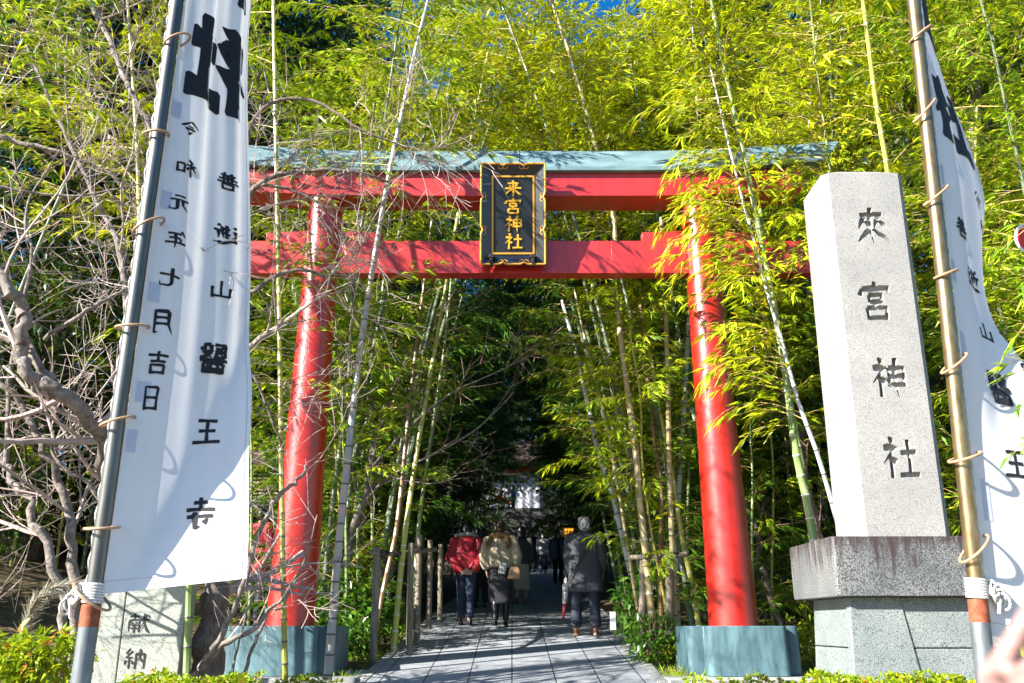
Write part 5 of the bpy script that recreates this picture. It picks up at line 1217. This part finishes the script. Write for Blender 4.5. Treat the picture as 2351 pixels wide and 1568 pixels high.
# ------------------------------------------------------------------ people
M('skin', (.50, .30, .21), .5, .08, 9)
M('hand_skin', (.34, .20, .18), .5, .1, 30, bump=.2, bscale=160)
M('hair_black', (.012, .010, .010), .45, .4, 30, stretch=(8, 8, 1))
M('hair_brown', (.05, .028, .018), .45, .4, 30, stretch=(8, 8, 1))
M('hair_grey', (.40, .40, .40), .6, .35, 30, stretch=(10, 10, 1))
M('puffer_red', (.36, .012, .025), .5, .1, 4, bump=.5, bscale=22)
M('coat_red', (.40, .012, .022), .7, .1, 4, bump=.25, bscale=30)
M('fur_grey', (.30, .33, .32), .9, .4, 60, bump=1, bscale=90)
M('fur_brown', (.24, .13, .05), .9, .5, 45, bump=1, bscale=70)
M('knit_cream', (.46, .38, .25), .95, .15, 30, bump=.8, bscale=110, sheen=.3)
M('tweed', (.060, .066, .076), .95, .45, 90, bump=.3, bscale=160)
M('denim', (.022, .035, .075), .85, .35, 30, bump=.3, bscale=120)
M('denim_jacket', (.13, .20, .30), .85, .3, 20, bump=.3, bscale=80)
M('navy', (.025, .03, .05), .8, .25, 12)
M('black_cloth', (.016, .016, .022), .8, .3, 8, bump=.3, bscale=20)
M('grey_cloth', (.07, .08, .08), .8, .2, 8, bump=.2, bscale=20)
M('beige_cloth', (.60, .53, .43), .85, .12, 8, bump=.3, bscale=16)
M('leather_brown', (.17, .055, .025), .4, .3, 14)
M('leather_tan', (.40, .25, .13), .5, .15, 14)
M('black_leather', (.012, .012, .013), .35, .2, 14)
M('sole', (.55, .42, .26), .7, .1)
M('white_cloth', (.70, .72, .74), .8, .06)
M('blue_cloth', (.06, .13, .24), .8, .15)
M('strap', (.03, .022, .018), .6, .2)
def checker(name, c1, c2, s):
    m = M(name, c1, .6); nt = m.node_tree; p = nt.nodes['Principled BSDF']; tc = nt.nodes.new('ShaderNodeTexCoord'); ck = nt.nodes.new('ShaderNodeTexChecker')
    mp = nt.nodes.new('ShaderNodeMapping'); mp.inputs['Rotation'].default_value = (0, R(45), 0); nt.links.new(tc.outputs['Object'], mp.inputs[0]); nt.links.new(mp.outputs[0], ck.inputs['Vector'])
    ck.inputs['Scale'].default_value = s; ck.inputs['Color1'].default_value = (*c1, 1); ck.inputs['Color2'].default_value = (*c2, 1)
    nt.links.new(ck.outputs[0], p.inputs['Base Color'])
checker('check_bw', (.02, .02, .02), (.6, .6, .6), 55)
def ringpts(c, rx, ry, n=20, sq=1.0):
    out = []
    for j in range(n):
        a = 2 * math.pi * j / n; ca, sa = math.cos(a), math.sin(a)
        out.append((c[0] + rx * math.copysign(abs(ca) ** sq, ca), c[1] + ry * math.copysign(abs(sa) ** sq, sa), c[2]))
    return out
def lathe(mb, rows, n=22, sq=.9):
    """rows: (z, half width, half depth, x shift, y shift)"""
    mb.loft([ringpts((r[3] if len(r) > 3 else 0, r[4] if len(r) > 4 else 0, r[0]), r[1], r[2], n, sq) for r in rows])
LEGD = dict(L=[(-.09, 0, .90), (-.095, .0, .49), (-.10, -.02, .08)], R=[(.09, 0, .90), (.095, .0, .49), (.10, -.02, .08)])
def tilt_head(pt, hc, fwd):
    return pt
def person(label, x, Y, H, rz, legs=None, arms=None, fwd=0.0, voxel=.011, shoes=('black_leather', None), gaze=0.0, z=None, hair=None, female=False, build=1.0, crop=False):
    """local frame: facing +y, 1.70 m tall, then scaled. Returns the Empty and a dict of joints."""
    z = (gz(Y) + .014) if z is None else z
    o = thing('person', label, 'person', (x, Y, z)); o.rotation_euler = (0, 0, rz); o.scale = (H / 1.70 * build if False else H / 1.70,) * 3
    legs = legs or LEGD
    arms = arms or dict(L=[(-.19, 0, 1.40), (-.25, -.03, 1.12), (-.24, .06, .87)], R=[(.19, 0, 1.40), (.25, -.03, 1.12), (.24, .06, .87)])
    hy = fwd; hc = Vector((0, .01 + hy, 1.585))
    mb = MB()
    for s in 'LR':
        h, k, a = [Vector(p) for p in legs[s]]
        mb.tube([h + Vector((0, 0, .04)), h.lerp(k, .5), k, k.lerp(a, .35), a], [.095, .075, .056, .058, .040], 12)
        mb.tube([a + Vector((0, -.03, -.03)), a + Vector((0, .06, -.045)), a + Vector((0, .15, -.058))], [.042, .04, .026], 10)
    lathe(mb, [(.86, .13, .09), (.94, .165, .11), (1.06, .135, .095), (1.2, .155, .11, 0, fwd * .4), (1.33, .175, .11, 0, fwd * .6), (1.41, .165, .085, 0, fwd * .7), (1.45, .09, .06, 0, fwd * .8)])
    mb.tube([(0, fwd * .75, 1.42), (0, hy, 1.56)], [.062, .055], 12)
    lathe(mb, [(hc.z - .115, .028, .035, 0, hc.y + .045), (hc.z - .09, .052, .062, 0, hc.y + .025), (hc.z - .045, .066, .083, 0, hc.y + .008), (hc.z, .073, .093, 0, hc.y), (hc.z + .045, .073, .093, 0, hc.y - .004), (hc.z + .085, .058, .074, 0, hc.y - .008), (hc.z + .108, .03, .04, 0, hc.y - .008)], 20, 1)
    mb.tube([hc + Vector((0, .088, .012)), hc + Vector((0, .112, -.028)), hc + Vector((0, .09, -.04))], [.010, .015, .012], 8)
    for s in (-1, 1): mb.tube([hc + Vector((s * .074, -.012, .022)), hc + Vector((s * .084, -.016, .0)), hc + Vector((s * .076, -.008, -.03))], [.013, .017, .010], 8)
    for s in 'LR':
        sh, el, wr = [Vector(p) for p in arms[s][:3]]
        mb.tube([sh + Vector((0, 0, .0)), sh.lerp(el, .5), el, el.lerp(wr, .3), wr], [.058, .048, .040, .041, .027], 10)
        d = (Vector(arms[s][3]) if len(arms[s]) > 3 else (wr - el)).normalized(); fr = Vector(arms[s][4]) if len(arms[s]) > 4 else Vector((0, 1, 0))
        pn = (fr - d * fr.dot(d)).normalized(); sd = d.cross(pn)
        mb.loft([[wr + d * t + pn * (w * math.cos(2 * math.pi * j / 10)) + sd * (th * math.sin(2 * math.pi * j / 10)) for j in range(10)] for t, w, th in ((-.01, .026, .02), (.03, .040, .018), (.085, .042, .016), (.095, .036, .012))])
        for q, (off, ln) in enumerate(((-.031, .062), (-.010, .074), (.011, .078), (.031, .070))):
            b = wr + d * .088 + pn * off; cv = sd * (.35 if s == 'L' else -.35)
            mb.tube([b, b + (d + cv * .3) * ln * .5, b + d * ln * .95 + cv * ln * .5], [.0095, .009, .0075], 7)
        b = wr + d * .03 + pn * .036; mb.tube([b, b + (d * .7 + pn * .6) * .035, b + (d * .9 + pn * .35) * .068], [.012, .011, .009], 7)
    fuse(mb, 'body', MATS['skin'], o, voxel, 3)
    for s in 'LR':
        a = Vector(legs[s][2]); mb = MB(); zs = a.z - .08
        lathe_r = [(0, .040, .125), (.018, .043, .13), (.045, .042, .12), (.075, .038, .085), (.10, .036, .05), (.135, .042, .048)]
        mb.loft([[(a.x + rx * math.cos(2 * math.pi * j / 18), a.y + .045 + (-.045 if zz > .09 else 0) + ry * math.sin(2 * math.pi * j / 18) * (1 if zz < .09 else .9), zs + zz) for j in range(18)] for zz, rx, ry in lathe_r])
        sh = mb.build('shoe', MATS[shoes[0]], o, world=False, angle=60)
        if shoes[1]:
            mb = MB(); mb.loft([[(a.x + .045 * math.cos(2 * math.pi * j / 18), a.y + .045 + .133 * math.sin(2 * math.pi * j / 18), zs + zz) for j in range(18)] for zz in (-.003, .022)]); mb.build('sole', MATS[shoes[1]], sh, world=False)
    return o, hc, legs, arms
def dress(o, name, mat, rows=None, arms=None, sleeve=(.075, .066, .058, .055, .048), extra=None, voxel=.014, it=4, legs=None, leg=(.115, .088, .072, .068, .064), cuff=.0):
    mb = MB()
    if rows: lathe(mb, rows, 26, .85)
    if arms:
        for s in 'LR':
            sh, el, wr = [Vector(p) for p in arms[s][:3]]
            mb.tube([sh + Vector((-.05 if s == 'R' else .05, 0, .0)), sh, sh.lerp(el, .5), el, el.lerp(wr, .5), wr - (wr - el).normalized() * .02], [sleeve[0] * .9, sleeve[0], sleeve[1], sleeve[2], sleeve[3], sleeve[4]], 14)
    if legs:
        for s in 'LR':
            h, k, a = [Vector(p) for p in legs[s]]
            mb.tube([h + Vector((0, 0, .06)), h.lerp(k, .45), k, k.lerp(a, .5), a + Vector((0, 0, .03))], leg, 14)
        mb.tube([(-.06, 0, .92), (.06, 0, .92)], .115, 12)
    if extra: extra(mb)
    return fuse(mb, name, MATS[mat], o, voxel, it)
def hair(o, hc, mat, kind):
    mb = MB(); x, y, z = hc
    if kind == 'short':
        mb.loft([[(x + rx * math.cos(2 * math.pi * j / 22), y + oy + ry * math.sin(2 * math.pi * j / 22), z + zz) for j in range(22)] for zz, rx, ry, oy in ((-.075, .055, .05, -.05), (-.04, .078, .075, -.035), (.02, .085, .092, -.018), (.07, .080, .092, -.01), (.105, .058, .066, -.01), (.128, .02, .024, -.01))])
    elif kind == 'bob':
        mb.loft([[(x + rx * math.cos(2 * math.pi * j / 22), y + oy + ry * math.sin(2 * math.pi * j / 22), z + zz) for j in range(22)] for zz, rx, ry, oy in ((-.16, .07, .05, -.06), (-.12, .092, .075, -.05), (-.04, .096, .088, -.035), (.03, .092, .098, -.02), (.08, .082, .092, -.012), (.115, .055, .06, -.01), (.135, .02, .02, -.01))])
    elif kind == 'long':
        mb.loft([[(x + rx * math.cos(2 * math.pi * j / 22), y + oy + ry * math.sin(2 * math.pi * j / 22), z + zz) for j in range(22)] for zz, rx, ry, oy in ((-.26, .05, .03, -.075), (-.2, .08, .05, -.075), (-.12, .088, .07, -.05), (-.04, .090, .085, -.035), (.03, .088, .095, -.02), (.08, .080, .09, -.012), (.115, .055, .06, -.01), (.135, .02, .02, -.01))])
    elif kind == 'balding':
        n = 26
        rings = []
        for zz, r1, r2 in ((-.085, .058, .03), (-.06, .078, .05), (-.01, .084, .06), (.045, .083, .066), (.072, .076, .06)):
            rings.append([(x + r1 * math.cos(math.pi + math.pi * j / (n - 1)) * 1.0, y - .012 + (r1 * 1.22) * math.sin(math.pi + math.pi * j / (n - 1)), z + zz) for j in range(n)])
        for k in range(4):
            for j in range(n - 1): pass
        inner = [[(px * .0 + (x + (px - x) * .86), y - .012 + (py - y + .012) * .86, pz) for px, py, pz in r] for r in rings]
        vs = [p for r in rings for p in r]; o2 = len(vs); vs += [p for r in inner for p in r]; fs = []
        for k in range(4):
            for j in range(n - 1):
                a = k * n + j; fs.append((a, a + 1, a + 1 + n, a + n)); fs.append((o2 + a, o2 + a + n, o2 + a + 1 + n, o2 + a + 1))
        for j in range(n - 1): fs.append((j, o2 + j, o2 + j + 1, j + 1)); q = 4 * n + j; fs.append((q, q + 1, o2 + q + 1, o2 + q))
        for k in range(4): a = k * n; fs.append((a, a + n, o2 + a + n, o2 + a)); a = k * n + n - 1; fs.append((a, o2 + a, o2 + a + n, a + n))
        mb.add(vs, fs)
        rg = random.Random(3)
        for k in range(90):                                     # wisps
            a = math.pi + math.pi * rg.random(); zz = rg.uniform(-.08, .1); r1 = .083 * math.cos(max(0, zz - .03) * 8)
            p = Vector((x + r1 * math.cos(a), y - .012 + r1 * 1.2 * math.sin(a), z + zz)); mb.tube([p, p + Vector((rg.gauss(0, .012), rg.gauss(-.004, .01), -.03))], .0035, 3)
    elif kind == 'bun':
        hair(o, hc, mat, 'short'); mb.ell((x, y - .10, z + .03), (.045, .04, .045))
    ob = mb.build('hair', MATS[mat], o, world=False, angle=80); return ob
def small(o, name, mat, fn, parent=None, angle=50):
    mb = MB(); fn(mb); return mb.build(name, MATS[mat], parent or o, world=False, angle=angle)
def face(o, hc):
    for s in (-1, 1): small(o, 'eye', 'ink', lambda mb: mb.ell((hc.x + s * .03, hc.y + .083, hc.z + .012), (.012, .008, .007), 8, 5))
    small(o, 'mouth', 'leather_brown', lambda mb: mb.ell((hc.x, hc.y + .078, hc.z - .065), (.022, .008, .006), 8, 5))
def put(u, v, Y): p = at(u, v, Y); return p.x
def fur(mb, path, r, n, rg, l=.03):
    mb.tube(path, r, 12)
    for k in range(n):
        i = rg.randrange(len(path) - 1); p = Vector(path[i]).lerp(Vector(path[i + 1]), rg.random()); d = rv(rg).normalized(); a = p + d * r * .9; mb.tube([a, a + d * l + Vector((0, 0, -l * .6))], [.006, .002], 3)

# elderly man in the tweed coat
Ym = 13.55
lg = dict(L=[(-.10, 0, .90), (-.135, .0, .49), (-.15, -.02, .08)], R=[(.10, 0, .90), (.125, .0, .49), (.135, -.02, .08)])
ar = dict(L=[(-.205, 0, 1.39), (-.262, -.03, 1.11), (-.225, .05, .86)], R=[(.205, 0, 1.39), (.265, -.03, 1.11), (.25, .09, .86)])
o, hc, lg, ar = person('elderly grey-haired man in a dark grey tweed coat, seen from behind', put(1347, 1460, Ym), Ym, 1.70, -.10, lg, ar, shoes=('leather_brown', 'sole'), fwd=.02)
dress(o, 'coat', 'tweed', [(.60, .255, .17), (.64, .262, .172), (.85, .250, .160), (1.02, .232, .145), (1.2, .228, .140), (1.33, .225, .132), (1.41, .185, .112, 0, .01), (1.455, .10, .085, 0, .015), (1.47, .07, .07, 0, .02)], ar, (.082, .074, .068, .064, .060))
small(o, 'coat_vent', 'ink', lambda mb: mb.box((.0, -.170, .70), (.008, .006, .2)))
small(o, 'collar', 'tweed', lambda mb: lathe(mb, [(1.425, .105, .095, 0, .005), (1.45, .092, .082, 0, .01), (1.485, .074, .070, 0, .018), (1.492, .066, .062, 0, .018)], 24, 1))
dress(o, 'trousers', 'navy', legs=lg, leg=(.115, .095, .084, .082, .084))
hair(o, hc, 'hair_grey', 'balding')
small(o, 'shoulder_strap', 'strap', lambda mb: mb.tube(smooth_path([(.13, .03, 1.455), (.11, -.12, 1.40), (.03, -.155, 1.22), (-.1, -.168, .98), (-.21, -.15, .82), (-.262, -.09, .72)], 5), .009, 6))
bg_ = thing('umbrella', 'furled checked umbrella with a dark red tip hanging from the elderly man\'s left hand', 'umbrella', tuple(Vector(o.location) + Vector((0, 0, .5))))
mm = Matrix.Rotation(-.10, 4, 'Z')
def W3(x, y, z): p = mm @ Vector((x, y, z)); return Vector(o.location) + p * (1.70 / 1.70)
mb = MB(); mb.tube([W3(-.285, -.03, .80), W3(-.29, -.04, .68), W3(-.30, -.05, .52), W3(-.305, -.05, .44)], [.02, .05, .042, .03], 10); mb.build('canopy', MATS['check_bw'], bg_)
mb = MB(); mb.tube([W3(-.305, -.05, .44), W3(-.32, -.05, .30), W3(-.345, -.05, .22)], [.034, .024, .010], 9); mb.build('canopy_tip', M('tip_red', (.20, .02, .03), .7), bg_)
mb = MB(); mb.tube([W3(-.285, -.03, .78), W3(-.28, -.02, .88)], .008, 8); mb.build('handle', MATS['wood_dark'], bg_)

# red puffer jacket, hands clasped behind
Yr = 14.9
ar = dict(L=[(-.20, -.01, 1.38), (-.285, -.09, 1.10), (-.055, -.215, .845), (1, -.12, -.05), (0, 0, 1)], R=[(.20, -.01, 1.38), (.285, -.09, 1.10), (.065, -.225, .855), (-1, -.1, -.1), (0, 0, 1)])
lg = dict(L=[(-.085, 0, .90), (-.085, .03, .49), (-.08, -.0, .08)], R=[(.085, 0, .90), (.075, -.02, .49), (.07, -.10, .09)])
o, hc, lg, ar = person('person in red padded jacket with fur-edged hood, hands clasped behind the back', put(1069, 1435, Yr), Yr, 1.60, .06, lg, ar, fwd=.05)
rows = []
for k in range(29):
    t = k / 28; z_ = .86 + .58 * t; w_ = .205 + .045 * math.sin(math.pi * min(1, t * 1.15)) - .10 * max(0, t - .8) / .2
    w_ += .010 * abs(math.sin(t * math.pi * 5)); rows.append((z_, w_, w_ * .66, 0, .03 * t))
dress(o, 'jacket', 'puffer_red', rows, ar, (.092, .088, .082, .076, .055), voxel=.012, it=2)
small(o, 'hood', 'puffer_red', lambda mb: mb.loft([ringpts((0, yy, z_), rx, ry, 20, 1) for (z_, rx, ry, yy) in ((1.19, .03, .02, -.135), (1.23, .075, .035, -.135), (1.31, .13, .055, -.115), (1.39, .155, .08, -.07), (1.45, .15, .10, -.02), (1.48, .12, .09, .0))]))
rg = random.Random(1); small(o, 'fur_trim', 'fur_grey', lambda mb: fur(mb, [(.165 * math.cos(a), .01 + .105 * math.sin(a), 1.475 - .02 * math.sin(a)) for a in [math.pi * 2 * k / 20 for k in range(21)]], .032, 260, rg))
dress(o, 'trousers', 'denim', legs=lg, leg=(.115, .09, .072, .066, .066)); hair(o, hc, 'hair_black', 'bob')

# woman in the cream knit
Yw = 14.6
lg = dict(L=[(-.08, 0, .90), (-.075, -.04, .50), (-.07, -.14, .10)], R=[(.085, 0, .90), (.09, .06, .49), (.09, .05, .10)])
ar = dict(L=[(-.20, 0, 1.38), (-.27, -.03, 1.12), (-.235, .08, .90)], R=[(.20, 0, 1.38), (.275, -.03, 1.12), (.235, .09, .92)])
o, hc, lg, ar = person('woman walking away in a fluffy cream jumper with brown fur collar', put(1148, 1440, Yw), Yw, 1.63, -.04, lg, ar, fwd=.05)
dress(o, 'jumper', 'knit_cream', [(.93, .20, .13), (.96, .215, .145), (1.02, .222, .15), (1.2, .225, .148), (1.32, .215, .135, 0, .02), (1.40, .175, .11, 0, .03), (1.45, .10, .08, 0, .04)], ar, (.092, .092, .092, .088, .055))
dress(o, 'skirt', 'black_cloth', [(.36, .165, .14, .02), (.40, .185, .15, .02), (.55, .205, .155, .01), (.72, .205, .15), (.88, .19, .135), (1.0, .165, .115)], voxel=.012)
dress(o, 'boots', 'black_leather', extra=lambda mb: [mb.tube([Vector(lg[s][1]), Vector(lg[s][1]).lerp(Vector(lg[s][2]), .5), Vector(lg[s][2])], [.062, .062, .05], 12) for s in 'LR'], voxel=.010)
rg = random.Random(2); small(o, 'fur_collar', 'fur_brown', lambda mb: (fur(mb, [(.135 * math.cos(a), .03 + .09 * math.sin(a), 1.45 + .01 * math.sin(a)) for a in [math.pi * 2 * k / 20 for k in range(21)]], .045, 420, rg, .035), fur(mb, [(-.15, -.07, 1.42), (-.19, -.10, 1.34), (-.2, -.1, 1.28)], .03, 120, rg), fur(mb, [(.12, -.09, 1.42), (.14, -.12, 1.34), (.14, -.12, 1.28)], .035, 120, rg)))
hair(o, hc, 'hair_brown', 'bun')
small(o, 'strap', 'steel', lambda mb: mb.tube([(-.04, -.10, 1.44), (-.03, -.165, 1.25), (.02, -.172, 1.05), (.035, -.17, .99)], .005, 5))
rt = Matrix.Rotation(R(14), 4, 'Y'); cL = Vector(o.location); sc_ = 1.63 / 1.7
ph_ = thing('phone_pouch', 'small black and white checked phone pouch hanging on the woman\'s back', 'pouch', tuple(cL + Vector((.045, -.175, .92)) * sc_)); mb = MB(); mb.box(cL + Vector((.045, -.178, .92)) * sc_, (.115, .022, .19), M4=rt); mb.build('pouch', MATS['check_bw'], ph_, bevel=.008)
mb = MB(); mb.box(cL + Vector((.062, -.178, .985)) * sc_, (.075, .03, .03), M4=rt); mb.build('phone', MATS['white_cloth'], ph_, bevel=.004)
hb = thing('handbag', 'tan leather handbag hanging at the right side of the woman in cream', 'bag', tuple(cL + Vector((.23, -.10, .85)) * sc_)); mb = MB(); c_ = cL + Vector((.235, -.12, .85)) * sc_
mb.loft([ringpts((c_.x, c_.y, c_.z + z_), a_, b_, 18, .6) for z_, a_, b_ in ((-.10, .09, .04), (-.08, .11, .055), (.03, .095, .045), (.09, .07, .03))]); mb.build('bag_body', MATS['leather_tan'], hb)
mb = MB(); mb.tube(smooth_path([c_ + Vector((-.05, 0, .08)), c_ + Vector((-.10, -.03, .16)), c_ + Vector((-.16, -.04, .22))], 4), .008, 6); mb.build('strap', MATS['leather_tan'], hb)

# person behind her in pale wide trousers
Yq = 19.5
o, hc, lg, ar = person('person in a dark grey top and pale wide trousers walking behind the woman in cream', put(1197, 1390, Yq), Yq, 1.60, 0.05, shoes=('leather_brown', None))
dress(o, 'top', 'grey_cloth', [(.86, .20, .13), (1.0, .20, .13), (1.2, .2, .13), (1.34, .195, .12), (1.42, .13, .09), (1.46, .075, .07)], ar)
dress(o, 'trousers', 'beige_cloth', [(.30, .20, .12), (.34, .205, .125), (.6, .19, .12), (.85, .175, .115), (.95, .15, .1)], voxel=.014, extra=lambda mb: None); hair(o, hc, 'hair_black', 'bob')
# dark coat between red jacket and cream jumper
Yd = 18.6
o, hc, lg, ar = person('person in a long black coat between the red jacket and cream jumper', put(1103, 1362, Yd), Yd, 1.56, 0.0)
dress(o, 'coat', 'black_cloth', [(.42, .21, .15), (.8, .2, .14), (1.1, .19, .13), (1.33, .19, .12), (1.42, .13, .09), (1.46, .07, .07)], ar); dress(o, 'trousers', 'black_cloth', legs=lg); hair(o, hc, 'hair_black', 'bob')
# blue jacket, coming towards us
Yb = 27.0
o, hc, lg, ar = person('person facing the camera in a loose blue denim jacket, scarf and black trousers', put(1282, 1338, Yb), Yb, 1.56, math.pi + .1, shoes=('black_leather', 'white_cloth'))
dress(o, 'jacket', 'denim_jacket', [(.80, .23, .15), (.85, .24, .16), (1.1, .235, .15), (1.33, .215, .13), (1.42, .14, .1), (1.46, .08, .08)], ar, (.09, .085, .08, .075, .065))
small(o, 'shirt_front', 'black_cloth', lambda mb: mb.loft([[(-.07, .155, .78), (.07, .155, .78), (.07, .175, .78), (-.07, .175, .78)], [(-.06, .145, 1.1), (.06, .145, 1.1), (.06, .163, 1.1), (-.06, .163, 1.1)], [(-.03, .1, 1.4), (.03, .1, 1.4), (.03, .125, 1.4), (-.03, .125, 1.4)]]))
small(o, 'scarf', 'grey_cloth', lambda mb: mb.tube([(.11 * math.cos(a), .02 + .095 * math.sin(a), 1.45) for a in [math.pi * 2 * k / 16 for k in range(17)]], .04, 9))
dress(o, 'trousers', 'black_cloth', legs=lg); hair(o, hc, 'hair_black', 'bob'); face(o, hc)
small(o, 'face_mask', 'white_cloth', lambda mb: mb.ell((hc.x, hc.y + .075, hc.z - .05), (.055, .035, .04)))
# far figures
def far(label, u, v, Y, H, rz, top, low, hr, skirt=False, mask=False, z=None):
    o, hc, lg, ar = person(label, put(u, v, Y), Y, H, rz, voxel=.02, z=z)
    dress(o, 'coat', top, [(.78, .2, .13), (1.1, .2, .13), (1.33, .2, .12), (1.42, .13, .09), (1.46, .075, .07)], ar, voxel=.022, it=2)
    if skirt: dress(o, 'skirt', low, [(.12, .22, .17), (.5, .2, .15), (.85, .16, .12), (.95, .14, .1)], voxel=.022)
    else: dress(o, 'trousers', low, legs=lg, voxel=.022, it=2)
    hair(o, hc, hr, 'bob'); 
    if abs(rz) > 1: face(o, hc)
    if mask: small(o, 'face_mask', 'white_cloth', lambda mb: mb.ell((hc.x, hc.y + .075, hc.z - .05), (.055, .035, .04)))
far('distant masked person in a dark open coat over white, facing the camera', 1247, 1310, 37, 1.58, math.pi, 'white_cloth', 'navy', 'hair_black', True, True)
far('distant masked person all in black, left of the one in white', 1205, 1310, 36, 1.60, math.pi, 'black_cloth', 'black_cloth', 'hair_black', False, True)
far('distant dark-clothed person standing right behind the one in white', 1222, 1305, 38.5, 1.66, math.pi - .2, 'black_cloth', 'navy', 'hair_black')
far('person in a blue jacket standing at the head of the far steps before the curtain', 1178, 1177, 49, 1.66, 1.2, 'blue_cloth', 'navy', 'hair_brown', z=at(1178, 1185, 49).z)
# shopper in the red coat behind the left pillar
Ys = 13.2
o, hc, lg, ar = person('shopper in a red coat with black bag strap, half behind the left gate pillar', put(580, 1430, Ys), Ys, 1.68, -.5, z=at(580, 1440, Ys).z, fwd=.03)
dress(o, 'coat', 'coat_red', [(.70, .25, .165), (.74, .255, .17), (.95, .24, .155), (1.2, .225, .14), (1.33, .215, .13), (1.41, .165, .1), (1.46, .08, .08)], ar, (.085, .078, .072, .066, .058))
dress(o, 'trousers', 'navy', legs=lg); hair(o, hc, 'hair_black', 'short')
small(o, 'bag_strap', 'strap', lambda mb: mb.tube(smooth_path([(.14, .02, 1.44), (.1, -.13, 1.36), (-.05, -.16, 1.15), (-.22, -.12, .98), (-.26, 0, .95)], 5), .014, 6))
small(o, 'belt_tie', 'strap', lambda mb: mb.tube([(-.1, -.17, 1.0), (.12, -.165, .99)], .007, 5))

# ------------------------------------------------------------------ the hand of a bystander, close by at the lower right corner
HYd = .62
def hp(u, v, y=HYd): return at(u, v, y)
hd = thing('person', 'blurred hand of a bystander raised into the lower right corner', 'person', tuple(hp(2330, 1640)))
mb = MB(); px = (hp(2301, 1568) - hp(2300, 1568)).length
mb.tube([hp(2470, 1950, .64), hp(2400, 1760, .63), hp(2345, 1640, .625)], [58 * px, 54 * px, 50 * px], 16)              # forearm and wrist
def flat(pts, ws, ths):
    rr = []
    for i, p in enumerate(pts):
        d = (pts[min(i + 1, len(pts) - 1)] - pts[max(i - 1, 0)]).normalized(); s = d.cross(Vector((0, 1, 0))).normalized(); t = s.cross(d)
        rr.append([p + s * ws[i] * math.cos(2 * math.pi * j / 16) + t * ths[i] * math.sin(2 * math.pi * j / 16) for j in range(16)])
    mb.loft(rr)
flat([hp(2345, 1660, .625), hp(2318, 1600, .62), hp(2308, 1545, .615), hp(2322, 1500, .61)], [48 * px, 62 * px, 62 * px, 40 * px], [34 * px, 32 * px, 26 * px, 20 * px])
mb.tube(smooth_path([hp(2300, 1545, .61), hp(2312, 1500, .605), hp(2338, 1455, .60), hp(2362, 1408, .595), hp(2372, 1372, .59)], 4), [30 * px, 29 * px, 28 * px, 27 * px, 27 * px, 26 * px, 25 * px, 25 * px, 24 * px, 23 * px, 23 * px, 22 * px, 21 * px, 20 * px, 18 * px, 15 * px, 9 * px][:17], 14)
for (pts, r0) in (([(2325, 1562, .60), (2352, 1535, .585), (2392, 1520, .575), (2430, 1535, .575)], 19), ([(2330, 1598, .60), (2362, 1575, .583), (2402, 1562, .573), (2436, 1578, .573)], 18.5), ([(2338, 1632, .60), (2370, 1615, .585), (2405, 1604, .576), (2434, 1618, .576)], 17.5), ([(2345, 1660, .605), (2372, 1650, .59), (2400, 1644, .582), (2424, 1652, .58)], 15.5)):
    P = smooth_path([hp(*p) for p in pts], 4); mb.tube(P, [r0 * px * (1 - .3 * k / (len(P) - 1)) for k in range(len(P))], 12)
fuse(mb, 'hand', MATS['hand_skin'], hd, .0022, 4, off=tuple(hd.location))
mb = MB(); nl = hp(2368, 1384, .578); mb.ell(nl, (9 * px, 2.5 * px, 12 * px), 12, 7); mb.build('thumbnail', MATS['leather_tan'], hd)
mb = MB(); mb.tube([hp(2395, 1745, .632), hp(2480, 1975, .645), hp(2560, 2200, .66)], [66 * px, 74 * px, 84 * px], 18); mb.build('sleeve', MATS['navy'], hd)
